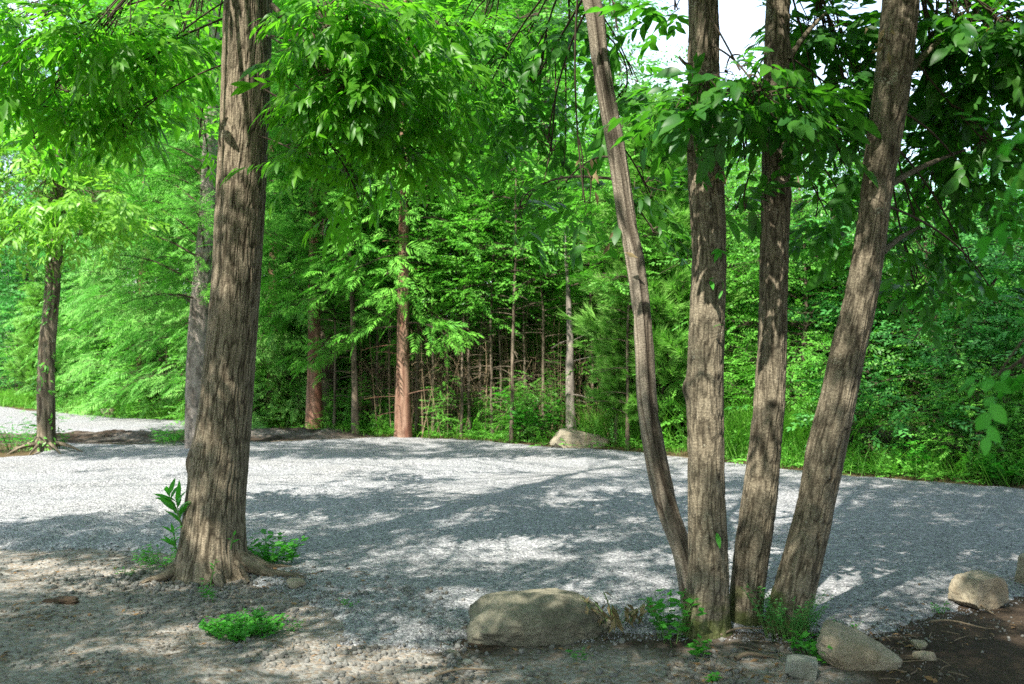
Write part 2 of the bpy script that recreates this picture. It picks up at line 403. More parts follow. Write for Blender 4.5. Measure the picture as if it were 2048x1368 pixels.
def fan_template(r, n=8, length=.32, w=.018, side=.13, hang=.25, curl=.1, lean=.75):
    """flat conifer spray: axis with tapering side shoots, each a slender diamond"""
    V0, F0 = leaf_lo(1.0, .2, .12)
    parts = []
    def strip(base, D, L, wd):
        V = V0 * np.array([wd / L / .2, 1, 1])
        parts.append((frame_place(V, base[None], D[None], np.array([[r.normal(0, .3), .1, 1.0]]), L)[0], F0, r.random()))
    for i in range(n):
        a = (i + .5) / n
        b = np.array([0, a * length, -hang * length * a * a])
        for sd in (-1, 1):
            L = side * (1.15 - a * .75) * (.75 + .5 * r.random())
            D = np.array([sd * lean + r.normal(0, .12), .75 + r.normal(0, .1), -hang * a - curl * r.random()])
            strip(b, D, L, w * (.8 + .5 * r.random()))
    strip(np.array([0, .7 * length, -hang * length * .5]), np.array([0, 1, -hang * 1.5]), side * 1.1, w)
    return compose(parts)
def needle_tuft(r, n=30, L=.15, w=.0055, spread=.55, up=.0):
    parts = []
    for i in range(n):
        a = r.random(); ph = r.random() * 2 * PI; s = spread * (.5 + .6 * r.random())
        D = np.array([math.cos(ph) * s, 1.0, math.sin(ph) * s])
        b = np.array([0, a * .10, 0])
        V = np.array([(-w, 0, 0), (w, 0, 0), (0, L * (.7 + .5 * r.random()), 0)])
        parts.append((frame_place(V, b[None], D[None], r.normal(0, 1, (1, 3)), 1)[0], np.array([(0, 1, 2)]), r.random()))
    return compose(parts)

LH, LM, LL_ = leaf_hi(), leaf_mid(), leaf_lo()
LH_round = leaf_hi(1, .62, .06, .15)
LH_narrow = leaf_hi(1, .27, .12, .38)
T_hi = [twig_template(rng, leaf_hi(1, .30 + .05 * k % .1, .08 + .03 * k % .08, .2 + .07 * k % .2), 9 + k % 4, .27 + .03 * k, .128, .20 + .09 * (k % 4)) for k in range(6)]
T_cop = [twig_template(rng, leaf_hi(1, .42 + .03 * (k % 3), .07 + .03 * (k % 3), .2 + .08 * (k % 3)), 9 + k % 4, .26 + .025 * k, .112, .15 + .1 * (k % 4)) for k in range(6)]
T_hang = [twig_template(rng, LH_narrow, 10 + k % 3, .36, .138, .48, .85) for k in range(5)]
T_mid = [twig_template(rng, LM, 9, .34, .15, .5) for k in range(5)]
T_far_chest = [twig_template(rng, LM, 10, .36, .13, .5, .9) for k in range(5)]
T_broad = [twig_template(rng, LL_, 13, .42, .085, .25, 1.0) for k in range(5)]
T_small = [twig_template(rng, leaf_lo(1, .5), 17, .42, .055, .2, 1.1) for k in range(5)]
T_fan = [fan_template(rng) for k in range(5)]
T_feather = [fan_template(rng, 10, .38, .015, .12, .28, .2, .7) for k in range(5)]
T_comb = [fan_template(rng, 12, .42, .010, .10, .12, .05, .95) for k in range(4)]
T_pine = [needle_tuft(rng) for k in range(4)]

# ------------------------------------------------------------------ generic background crown
def crown(mb, h, zb, R, nl, ns, tm, elev=(-.1, .5), droop=.35, jit=.22, size=1.0, prof='round', flat=.3, hang=0.0, lead=0.0, umin=.25, seed=0, matl=0, matb=1, lr=.018, clear=None):
    r = np.random.default_rng(seed)
    prf = {'round': lambda t: np.sqrt(np.clip(1 - (1.7 * t - .75) ** 2 * .95, .08, 1)),
           'cone': lambda t: 1.05 - .92 * t, 'column': lambda t: .95 - .45 * t ** 2, 'full': lambda t: np.sqrt(np.clip(1.02 - t ** 2.2, .03, 1))}[prof]
    T = (np.arange(nl) + r.random(nl)) / nl
    z0 = zb + (h - zb) * T * .96
    az = np.arange(nl) * 2.39996 + r.normal(0, .4, nl)
    Ln = R * prf(T) * r.uniform(.65, 1.15, nl)
    if clear is not None: Ln = np.where(np.cos(az - clear) > .55, Ln * .3, Ln)
    ev = r.uniform(elev[0], elev[1], nl) + .5 * T * (elev[1] > .2)
    H = np.stack([np.cos(az), np.sin(az), np.zeros(nl)], -1)
    A = np.stack([np.zeros(nl), np.zeros(nl), z0], -1)
    def pt(i, u): return A[i] + H[i] * (Ln[i] * u)[:, None] + np.array([0, 0, 1.0]) * (np.tan(ev[i]) * Ln[i] * u - droop * Ln[i] * u ** 2)[:, None]
    idx = np.arange(nl); one = np.ones(nl)
    mid = pt(idx, one * .5); B = pt(idx, one)
    tubes(mb, A, 2 * mid - .5 * (A + B), B, lr * (1.1 - .6 * T), .003, 4, 4, matb)
    w = Ln / Ln.sum(); cnt = np.maximum(3, (w * nl * ns).astype(int))
    i = np.repeat(idx, cnt); u = umin + (1 - umin) * r.random(len(i)) ** .8
    P0 = pt(i, u); side = np.cross(H[i], [0, 0, 1.0]); sg = r.choice([-1, 1], len(i))
    J = r.normal(0, 1, (len(i), 3)) * jit * np.array([1, 1, .55])
    P = P0 + J * (.4 + .8 * u)[:, None]
    D = H[i] * .9 + side * (sg * r.uniform(.2, 1.1, len(i)))[:, None] + J * .8 / max(jit, .05) * .35 + np.array([0, 0, 1.0]) * (lead - hang + r.normal(0, .2, len(i)))[:, None]
    Nn = np.array([0, 0, 1.0]) + r.normal(0, flat, (len(i), 3)) + H[i] * .25
    S = size * r.uniform(.7, 1.25, len(i))
    tubes(mb, P0[::2], (P0 * .5 + P * .5 + np.array([0, 0, .03]))[::2], P[::2], .005, .002, 2, 3, matb)
    k = r.integers(0, len(tm), len(i)); tin = np.clip(r.normal(.5, .22, len(i)), 0, 1)
    for t in range(len(tm)):
        s_ = k == t
        scatter(mb, tm[t], P[s_], D[s_], Nn[s_], S[s_], matl, tin[s_])

def bg_tree(name, label, cat, barkm, leafm, h, r0, crown_kw, wob=.12, group=None, lean=0.0, sides=10, seed=1, stubs=0, parts=('trunk', 'crown')):
    r = np.random.default_rng(seed)
    root = thing(name, label, cat, group=group)
    mb = MB(); n = 9
    P = np.stack([np.cumsum(r.normal(0, wob, n)) * np.linspace(0, 1, n) * .6 + lean * np.linspace(0, 1, n) * h, np.cumsum(r.normal(0, wob, n)) * np.linspace(0, 1, n) * .6, np.linspace(-.1, h, n)], -1)
    R = r0 * (1 - .85 * np.linspace(0, 1, n) ** 1.1); R[0] *= 1.35
    Q, Rq = resample(P, R, .10)
    tube(mb, Q, Rq, sides, 0, bark_mod(seed + 20, .004 + .02 * r0, 24, .08))
    if stubs:
        zz = r.uniform(.4, h * .5, stubs); a = r.random(stubs) * 2 * PI; l = r.uniform(.15, .7, stubs)
        ctr = np.stack([np.interp(zz, Q[:, 2], Q[:, 0]), np.interp(zz, Q[:, 2], Q[:, 1]), zz], -1)
        e = ctr + np.stack([np.cos(a) * l, np.sin(a) * l, r.uniform(-.25, .3, stubs) * l], -1)
        tubes(mb, ctr, (ctr + e) / 2 + [0, 0, .05], e, .008, .003, 4, 4, 0)
    mb.build('trunk', [M[barkm]], root)
    cb = MB(); crown(cb, h=h, seed=seed + 50, **crown_kw)
    cb.build('crown', [M[leafm], M['twig']], root)
    return root

# ------------------------------------------------------------------ ground, gravel
BIG = G(428, 1150); COP = G(1462, 1272); IVY = G(92, 908)
near_edge = [(-16, 8.6), (-9, 7.9), G(0, 1098), G(340, 1112), G(470, 1165), G(610, 1205), G(690, 1285), G(880, 1290), G(955, 1262), G(1350, 1280), G(1640, 1292), G(1790, 1280), G(1930, 1222), G(2048, 1196), (4.2, 6.4), (9, 6.0)]
far_edge = [(11, 7.6), (8.0, 8.7), G(2048, 980), G(1700, 950), G(1370, 915), G(1100, 893), G(900, 879), G(750, 878), G(640, 884), G(500, 887), G(130, 889), G(60, 917), G(-60, 917), (-16, 12.8)]
LOT = np.array([p[:2] for p in near_edge + far_edge], float)
ROAD = np.array([p[:2] for p in [G(-500, 876), G(0, 868), G(330, 864), G(585, 859), G(520, 857), G(240, 836), G(0, 815), G(-300, 800), (-34, 27)]], float)
def sdist(poly, x, y):
    d = np.full(x.shape, 1e9); ins = np.zeros(x.shape, bool)
    n = len(poly)
    for i in range(n):
        ax, ay = poly[i]; bx, by = poly[(i + 1) % n]
        t = np.clip(((x - ax) * (bx - ax) + (y - ay) * (by - ay)) / ((bx - ax) ** 2 + (by - ay) ** 2), 0, 1)
        d = np.minimum(d, np.hypot(x - ax - t * (bx - ax), y - ay - t * (by - ay)))
        c = ((ay > y) != (by > y)) & (x < (bx - ax) * (y - ay) / (by - ay + 1e-12) + ax)
        ins ^= c
    return np.where(ins, d, -d)
def segd(x, y, a, b):
    t = np.clip(((x - a[0]) * (b[0] - a[0]) + (y - a[1]) * (b[1] - a[1])) / ((b[0] - a[0]) ** 2 + (b[1] - a[1]) ** 2), 0, 1)
    return np.hypot(x - a[0] - t * (b[0] - a[0]), y - a[1] - t * (b[1] - a[1])), t
BA, BB_ = G(-200, 882), G(655, 872)
def gz(x, y):
    x = np.asarray(x, float); y = np.asarray(y, float)
    z = .025 * n2(x, y, .5, 3) + .012 * n2(x, y, 2.3, 8)
    z = z + .02 * np.exp(-((x - BIG[0]) ** 2 + (y - BIG[1]) ** 2) / .75 ** 2)
    z = z + .05 * np.exp(-((x - COP[0]) ** 2 + (y - COP[1] + .1) ** 2) / .6 ** 2)
    z = z + .07 * np.exp(-((x - IVY[0]) ** 2 + (y - IVY[1]) ** 2) / .5 ** 2)
    d, t = segd(x, y, BA, BB_)
    z = z + (.075 + .04 * n2(x, y, 1.5, 4) + .03 * t) * np.exp(-(d / .55) ** 2)
    z = z + (.03 * n2(x, y, 5, 14) + .025 * n2(x, y, 11, 15)) * np.exp(-(d / .6) ** 2)
    z = z + .05 * sstep(1.2, 2.4, x) * sstep(5.9, 5.0, y)
    z = z + sstep(30, 90, y) * 2.0
    return z
def lot_h(x, y):
    sd = sdist(LOT, x, y) + .10 * n2(x, y, 2.2, 31) + .05 * n2(x, y, 9, 37)
    z = gz(x, y) + (-.05 + .075 * sstep(-.16, .16, sd)) + .006 * n2(x, y, 7, 61)
    for pts in ([(-80, 1150), (120, 1085), (255, 1022), (420, 985), (760, 938), (1050, 915)], [(-60, 1215), (160, 1110), (330, 1030), (520, 1000), (800, 960), (1060, 932)], [(0, 1000), (300, 958), (700, 925)], [(-100, 970), (250, 935), (600, 912)]):
        w = [G(*p) for p in pts]; d = np.full(x.shape, 9.)
        for a, b in zip(w[:-1], w[1:]): d = np.minimum(d, segd(x, y, a, b)[0])
        z = z - .022 * np.exp(-(d / .055) ** 2) + .014 * np.exp(-((d - .13) / .05) ** 2)
    return z, sd
def grid(xs, ys):
    X, Y = np.meshgrid(xs, ys); nx = len(xs)
    a = np.arange(len(ys) - 1)[:, None] * nx + np.arange(nx - 1)[None]
    return X, Y, np.stack([a, a + 1, a + nx + 1, a + nx], -1).reshape(-1, 4)
def spaced(a, b, step, far):
    lo, hi = [a], [b]; s = step
    while lo[-1] > -far: s *= 1.35; lo.append(lo[-1] - s)
    s = step
    while hi[-1] < far: s *= 1.35; hi.append(hi[-1] + s)
    return np.array(lo[:0:-1] + list(np.arange(a, b, step)) + hi)
X, Y, F = grid(spaced(-9, 7, .055, 260), spaced(3.2, 18.5, .055, 260))
Z = gz(X, Y)
sdl = sdist(LOT, X, Y)
U_ = CX + FX * X / np.maximum(Y, .5); V_ = HY + EYE * FX / np.maximum(Y, .5)
tint = np.full(X.shape, .52)
tint = np.where((Y > 9) & (sdl < 0), .95, tint)
dark = sstep(1.25, 1.75, X) * sstep(7.5, 6.6, Y) + .9 * np.exp(-(((X + .22) / .28) ** 2 + ((Y - 5.2) / .3) ** 2)) + .75 * np.exp(-(((X - .9) / .9) ** 2 + ((Y - 5.0) / .32) ** 2)) + .8 * np.exp(-(((X + 1.42) / .28) ** 2 + ((Y - 6.2) / .2) ** 2))
tint = tint - .5 * np.clip(dark, 0, 1)
d_, _t = segd(X, Y, BA, BB_); tint = np.where(d_ < .85, .20 + .12 * n2(X, Y, 2, 5), tint)
mb = MB(); mb.add(np.stack([X, Y, Z], -1), F, 0, tint.ravel())
tag(mb.build('ground', [M['soil']]), 'brown trodden earth with small stones and dark soil', kind='structure')

X, Y, F = grid(np.arange(-16, 10.5, .06), np.arange(4.4, 16.6, .05))
Z, sd = lot_h(X, Y); keep = (sd.ravel()[F] > -.3).any(1)
used = np.unique(F[keep]); rm = np.full(X.size, -1); rm[used] = np.arange(len(used))
mb = MB(); mb.add(np.stack([X, Y, Z], -1).reshape(-1, 3)[used], rm[F[keep]], 0)
tag(mb.build('gravel_lot', [M['gravel']]), 'grey crushed gravel parking surface', kind='structure')
X, Y, F = grid(np.arange(-34, -3, .12), np.arange(15.5, 28, .1))
sd = sdist(ROAD, X, Y) + .15 * n2(X, Y, 1.6, 91); Z = gz(X, Y) - .05 + .085 * sstep(-.2, .2, sd)
keep = (sd.ravel()[F] > -.4).any(1); used = np.unique(F[keep]); rm = np.full(X.size, -1); rm[used] = np.arange(len(used))
mb = MB(); mb.add(np.stack([X, Y, Z], -1).reshape(-1, 3)[used], rm[F[keep]], 0)
tag(mb.build('gravel_road', [M['gravel']]), 'pale gravel road beyond the low earth bank', kind='structure')
def on(x, y, lot=None):
    z = float(gz(np.array([x]), np.array([y]))[0])
    if lot is None: lot = sdist(LOT, np.array([x]), np.array([y]))[0] > 0
    return np.array([x, y, z + (.022 if lot else 0)])
def onG(px, py): p = G(px, py); return on(p[0], p[1])

# ------------------------------------------------------------------ rocks
def ico(sub=5):
    import bmesh
    b = bmesh.new(); bmesh.ops.create_icosphere(b, subdivisions=sub, radius=1)
    V = np.array([v.co[:] for v in b.verts]); F = np.array([[v.index for v in f.verts] for f in b.faces]); b.free(); return V, F
IC6, IC2, IC1 = ico(6), ico(2), ico(1)
def rock(name, label, loc, size, rz, planes, mat, seed=0, rough=.05, tilt=(0, 0), ic=None, soft=.93):
    V, F = (ic or IC6); V = V * 1.25
    r = np.random.default_rng(seed)
    pl = list(planes) + [(*norm(r.normal(0, 1, 3)), r.uniform(.86, 1.0)) for _ in range(14)]
    for a, b, c, d in pl:
        n = norm(np.array([a, b, c], float)); over = np.maximum(V @ n - d, 0); V = V - soft * over[:, None] * n
    nn = norm(V)
    V = V + nn * (rough * fbm(V * 1.7, seed, 5))[:, None] + nn * (.25 * rough * fbm(V * 9, seed + 4, 3))[:, None]
    rid = 1 - np.abs(vnoise(V * np.array([2.2, 2.2, 3.2]), seed + 8)) * 6; V = V - nn * (.022 * np.clip(rid, 0, 1))[:, None] + nn * (.012 * fbm(V * 22, seed + 6, 2))[:, None]
    V = V * np.array(size)
    cx, sx = math.cos(tilt[0]), math.sin(tilt[0]); V = V @ np.array([[1, 0, 0], [0, cx, sx], [0, -sx, cx]])
    cy, sy = math.cos(tilt[1]), math.sin(tilt[1]); V = V @ np.array([[cy, 0, -sy], [0, 1, 0], [sy, 0, cy]])
    m = MB(); m.add(V, F, 0)
    o = m.build(name, [M[mat]]); o.location = tuple(loc); o.rotation_euler = (0, 0, rz)
    return tag(o, label, 'rock')
top = [(0, 0, 1, .62), (0, -1, -.15, .72)]
c = onG(1075, 1262); rock('boulder', 'big rounded tan boulder with a flat top beside the four stemmed tree', (c[0], c[1] + .03, c[2] + .04), (.345, .25, .17), .06,
     [(0, .05, 1, .60), (-.1, -1, -.25, .74), (-1, -.1, .35, .90), (1, -.25, .75, .80), (.7, -.8, .3, .9), (-.75, -.5, .6, .86), (.1, -.7, .9, .78)], 'rock', 3, .085, soft=.62)
c = onG(1712, 1350); rock('slab_rock', 'tilted wedge of tan rock lying right of the four stemmed tree', (c[0], c[1] + .06, c[2] + .06), (.175, .115, .10), -.35,
     [(0, -.25, 1, .52), (-1, 0, .1, .8), (.2, -1, .1, .6), (.2, 1, .1, .7)], 'rock_tan', 8, .07, (.0, .34), soft=.7)
c = onG(1608, 1366); rock('small_block', 'small flat grey green stone block below the tilted tan rock', (c[0], c[1] + .04, c[2] + .045), (.088, .07, .062), -.25,
     [(0, 0, 1, .6), (0, -1, 0, .6), (1, 0, 0, .72), (-1, 0, 0, .75)], 'rock_grey', 21, .03, (0, .15))
c = onG(1976, 1226); rock('square_rock', 'squarish tan rock at the gravel edge on dark soil', (c[0], c[1] + .1, c[2] + .085), (.16, .13, .125), .42,
     [(0, 0, 1, .68), (0, -1, 0, .7), (1, 0, .1, .72), (-1, 0, .2, .8)], 'rock_tan', 14, .045, soft=1.0)
c = onG(2082, 1178); rock('edge_rock', 'brown rock cut off by the right border above the squarish rock', (c[0], c[1] + .05, c[2] + .07), (.12, .12, .13), .2,
     [(0, 0, 1, .75), (0, -1, 0, .7), (-1, 0, 0, .8)], 'rock_tan', 17, .05)
c = onG(1168, 897); rock('far_boulder', 'long pale boulder on the far edge of the gravel', (c[0], c[1] + .25, c[2] + .10), (.45, .26, .19), .1,
     [(.22, -.1, 1, .46), (0, -1, .1, .7), (-1, -.1, .25, .88)], 'rock_tan', 33, .06, (0, .12))
c = G(217, 833); rock('kerb_stone', 'small white stone on the edge of the far gravel road', (c[0], c[1], .10), (.14, .1, .10), .1, top, 'rock_tan', 41, .05, ic=ico(4))
c = onG(128, 1203); rock('soil_clod', 'dark brown clod lying on the bare earth', (c[0], c[1], c[2] + .005), (.10, .055, .028), -.15, top, 'clod', 44, .16, ic=ico(5))
for px, py, s, lab in ((592, 1178, .055, 'yellowish stone caught at the root of the biggest trunk'), (905, 1300, .028, 'small grey stone in dark soil left of the big boulder'), (935, 1318, .03, 'grey pebble just below the dark soil left of the big boulder'), (1850, 1335, .045, 'flat buff stone on the dark soil in the bottom corner'), (1838, 1312, .04, 'round yellowish stone on the dark soil beyond the flat buff one')):
    c = onG(px, py); rock('small_stone', lab, (c[0], c[1], c[2] + s * .3), (s, s * .8, s * .6), px * .1, top, 'rock_tan' if px != 935 else 'rock_grey', px, .06, ic=ico(4))

# crushed stones: nobody could count them
V0, F0 = IC1
sv = []
for k in range(6):
    v = V0 * rng.uniform(.6, 1.15, (len(V0), 1)) * rng.uniform(.6, 1.1, 3); sv.append((v, F0, np.full(len(v), .5)))
def stones(mb, n, fx, smin, smax):
    P = fx(n); n = len(P)
    z = np.maximum(gz(P[:, 0], P[:, 1]), lot_h(P[:, 0], P[:, 1])[0] if len(P) else 0)
    s = smin + (smax - smin) * rng.random(n) ** 2.2
    P3 = np.column_stack([P, z + s * .2]); k = rng.integers(0, 6, n)
    D = rng.normal(0, 1, (n, 3)); Nn = rng.normal(0, 1, (n, 3)); tt = rng.random(n)
    for j in range(6):
        q = k == j; scatter(mb, sv[j], P3[q], D[q], Nn[q], s[q], 0, tt[q])
def gauss(cx, cy, sx, sy): return lambda n: np.column_stack([rng.normal(cx, sx, n), rng.normal(cy, sy, n)])
def pxbox(u0, u1, v0, v1):
    def f(n):
        u = rng.uniform(u0, u1, n); v = rng.uniform(v0, v1, n); d = EYE * FX / (v - HY)
        x = (u - CX) / FX * d
        k = rng.random(n) < np.clip(.35 + .8 * n2(x, d, 2.2, 77), .02, 1); return np.column_stack([x, d])[k]
    return f
mb = MB()
stones(mb, 520, gauss(BIG[0] + .05, BIG[1] - .40, .46, .18), .005, .026)
stones(mb, 200, gauss(BIG[0] - .40, BIG[1] - .16, .22, .14), .006, .03)
stones(mb, 2600, pxbox(380, 960, 1180, 1375), .006, .026)
stones(mb, 6500, pxbox(-40, 620, 1100, 1380), .003, .015)
stones(mb, 1800, pxbox(880, 1700, 1285, 1380), .005, .024)
stones(mb, 500, pxbox(1650, 2060, 1230, 1380), .004, .014)
tag(mb.build('crushed_stone', [M['stone']]), 'loose crushed stone around the trunk and over the earth', kind='stuff')
# coarser chips standing proud of the gravel sheet, near part only
mb = MB()
def lotf(n):
    y = 4.9 + 5.5 * rng.random(n) ** 1.6; x = rng.uniform(-.55, .55, n) * y; k = sdist(LOT, x, y) > -.1
    return np.column_stack([x, y])[k]
stones(mb, 30000, lotf, .003, .0095)
tag(mb.build('gravel_chips', [M['gravel']]), 'loose gravel chips over the parking surface', kind='stuff')

# ------------------------------------------------------------------ near trees: crowns
def blob_twigs(rows):
    """rows of (px, py, rx, ry, depth, n): hanging leaf masses with their own distance"""
    out = []
    for (px, py, rx, ry, d, n) in rows:
        n = int(n * 1.3 + 1); c = W(px, py, d); R = np.array([rx, (rx + ry) * .55, ry]) / FX * d * .74
        v = norm(rng.normal(0, 1, (n, 3))) * (rng.random(n) ** .45)[:, None]
        out.append((c, R, c + v * R, n))
    return out
def leafy(mb, rows, anchor, tms, size, hang=.25, branch_r=.011, matl=0, matb=1, radial=.6, spread=.9):
    """anchor(c) -> point on trunk the branch leaves from"""
    for c, R, P, n in blob_twigs(rows):
        a = anchor(c + [0, 0, rng.uniform(-.5, .6)]); L = np.linalg.norm(c - a)
        ctl = a * .45 + c * .55 + np.array([rng.normal(0, .08) * L, rng.normal(0, .08) * L, .12 * L])
        tubes(mb, a[None], ctl[None], c[None], branch_r * min(1, .35 + L / 5), .005, 14, 6, matb)
        nh = max(2, n // 5); hub = c + R * .75 * norm(rng.normal(0, 1, (nh, 3))) * (rng.random(nh) ** .5)[:, None]
        t = rng.uniform(.55, .97, nh)[:, None]
        link = (1 - t) ** 2 * a + 2 * t * (1 - t) * ctl + t ** 2 * c
        us = np.unique(np.linalg.norm(P[:, None] - hub[None], axis=2).argmin(1)); hub, link, nh = hub[us], link[us], len(us)
        tubes(mb, link, link * .5 + hub * .5 + np.array([0, 0, .07]) + rng.normal(0, .04, (nh, 3)), hub, .006, .003, 7, 4, matb)
        hi = np.linalg.norm(P[:, None] - hub[None], axis=2).argmin(1); h_ = hub[hi]
        P = h_ + (P - h_) * np.minimum(1, .55 / np.maximum(np.linalg.norm(P - h_, axis=1), .01))[:, None]
        tubes(mb, h_, h_ * .5 + P * .5 + np.array([0, 0, .03]) + rng.normal(0, .02, (n, 3)), P, .0035, .0018, 4, 3, matb)
        out = norm((P - h_) * np.array([1, 1, .6])) + .35 * norm((P - c) * np.array([1, 1, .3]))
        D = out * radial * 1.5 + rng.normal(0, spread * .5, (n, 3)) * np.array([.8, .8, .3]) + np.array([0, 0, -hang])
        Nn = np.array([0, 0, 1.0]) + rng.normal(0, .3, (n, 3))
        k = rng.integers(0, len(tms), n); S = size * rng.uniform(.75, 1.2, n); ti = rng.random(n)
        for j in range(len(tms)):
            q = k == j; scatter(mb, tms[j], P[q], D[q], Nn[q], S[q], matl, ti[q])

# canopy above the frame, dense where the photo's ground lies in shade and open where it is sunlit
LITB = (np.array([-600, 0, 200, 360, 500, 650, 800, 860, 1000, 1200, 1300, 1400]), np.array([1072, 1058, 1046, 1034, 1038, 1052, 1036, 1012, 992, 964, 942, 915]))
PATCH = [(1040, 1095, 120, 30), (1215, 1168, 130, 18), (690, 1068, 60, 8), (560, 1045, 50, 7), (820, 1085, 60, 8), (1790, 1180, 60, 16), (1965, 1085, 45, 14), (1880, 1150, 35, 12), (700, 1270, 80, 26), (110, 1118, 230, 14), (270, 1280, 150, 16), (560, 1300, 160, 20),
         (120, 1215, 90, 10), (1640, 985, 70, 14), (1560, 1000, 60, 12), (1180, 1010, 80, 8), (900, 1175, 60, 9), (430, 1355, 160, 12), (1000, 1340, 200, 20), (1130, 1210, 70, 14), (1600, 1055, 40, 11), (1700, 1010, 50, 11), (1860, 1035, 40, 10), (1750, 968, 60, 9), (1240, 1040, 60, 10), (1290, 1110, 50, 10), (1560, 1130, 40, 10), (1400, 1060, 40, 9), (860, 1130, 50, 9), (620, 1120, 60, 9), (760, 1190, 50, 9)]
def shade(x, y):
    y = np.maximum(y, .6); u = CX + FX * x / y; v = HY + EYE * FX / y
    s = np.full(x.shape, .95)
    s = np.where((u > 1300), 1.0, s)
    s = np.where((v > 1095) & (u < 900), .78, s)
    b = np.interp(u, *LITB)
    s = np.where((v > 911) & (v < b), .012, s)
    s = np.where((v <= 914) & (v > 882) & (u < 1300), 1.5, s)
    s = np.where((u >= 1300) & (y > np.where(u > 1700, 13.3, 12.0)), .08, s)
    s = np.where((v <= 914) & (v > 882) & (u < 120), .1, s)
    s = np.where(v <= 882, np.where(u < 520, .02, .10), s)
    for (pu, pv, a, c) in PATCH: s = np.where(((u - pu) / (a * 1.05)) ** 2 + ((v - pv) / (c * 1.35)) ** 2 < 1, .02, s)
    return s
SHAFT = [(960, 60, 7, .5), (1060, 60, 7, .55), (980, 170, 7.2, .6), (1080, 170, 7, .6), (1000, 280, 7.5, .5), (1095, 285, 7, .4), (485, 330, 6.5, .22), (480, 400, 6.5, .2), (490, 60, 6.5, .3), (480, 180, 6.5, .2), (450, 560, 6.5, .15), (435, 1010, 6.4, .14),
         (1415, 440, 5.1, .16), (1420, 540, 5.1, .2), (1415, 620, 5.1, .16), (1545, 870, 5.2, .16), (1535, 690, 5.2, .08), (1545, 580, 5.2, .08), (1690, 730, 5.05, .16), (1670, 800, 5.05, .17), (1640, 960, 5.05, .1), (1430, 190, 4.85, .3), (1520, 190, 4.75, .3), (1600, 220, 4.95, .2), (1300, 800, 5.4, .1), (1290, 660, 5.4, .1), (1330, 980, 5.3, .1), (1245, 420, 5.4, .1), (200, 60, 6.5, .4), (1390, 1000, 5.1, .1), (1410, 1110, 5.1, .1),
         (60, 40, 6.6, .4), (140, 120, 6.8, .4), (240, 200, 7, .35), (100, 230, 7, .35), (330, 100, 7, .35), (640, 80, 6, .35), (760, 60, 6.2, .35), (700, 200, 6.1, .35), (820, 180, 6.4, .35), (690, 300, 6, .3), (800, 310, 6.2, .3), (1660, 200, 5.8, .2),
         (1280, 385, 5.1, .3), (1180, 400, 5.3, .3), (1290, 150, 5.4, .35), (1900, 500, 6, .25), (80, 400, 13.2, 1.0), (200, 400, 13, .7), (60, 230, 13.6, .9), (150, 120, 13.8, .8), (400, 350, 14.5, .9), (400, 150, 14.5, .7),
         (60, 880, 13.5, .4), (629, 750, 17, .5), (815, 750, 16, .5)]
def canopy_points(n):
    P = np.column_stack([rng.uniform(-10, 8, n), rng.uniform(-5, 13, n), rng.uniform(3.7, 8.8, n)])
    top_ = EYE + np.maximum(P[:, 1], 0) * .352 + .5
    P = P[P[:, 2] > top_]
    for (pu, pv, d, r) in SHAFT:
        o = P - W(pu, pv, d); a = o @ SUNV; P = P[np.linalg.norm(o - a[:, None] * SUNV, axis=1) > r * (1 + .35 * np.sin(a * 3)) + (.12 if r > .23 else (.06 if pu > 1000 and pv < 900 else .0))]
    g = P[:, :2] - P[:, 2:3] * SUNV[None, :2] / SUNV[2]
    clump = np.clip(.75 + .9 * vnoise(P * np.array([1.5, 1.5, 1.1]), 5), .12, 1.3)
    gap = np.clip(1.15 + 2.7 * fbm(np.column_stack([g * [1.5, 1.25], np.zeros(len(g))]), 21, 2), .02, 1.2)
    gu = CX + FX * g[:, 0] / np.maximum(g[:, 1], .6); gv = HY + EYE * FX / np.maximum(g[:, 1], .6)
    gap = np.where((((gu - 740) / 230) ** 2 + ((gv - 1062) / 52) ** 2 < 1), np.maximum(gap, 1.0), gap)
    return P[rng.random(len(P)) < shade(g[:, 0], g[:, 1]) * gap * np.where(g[:, 1] > 12.8, 1, clump)]
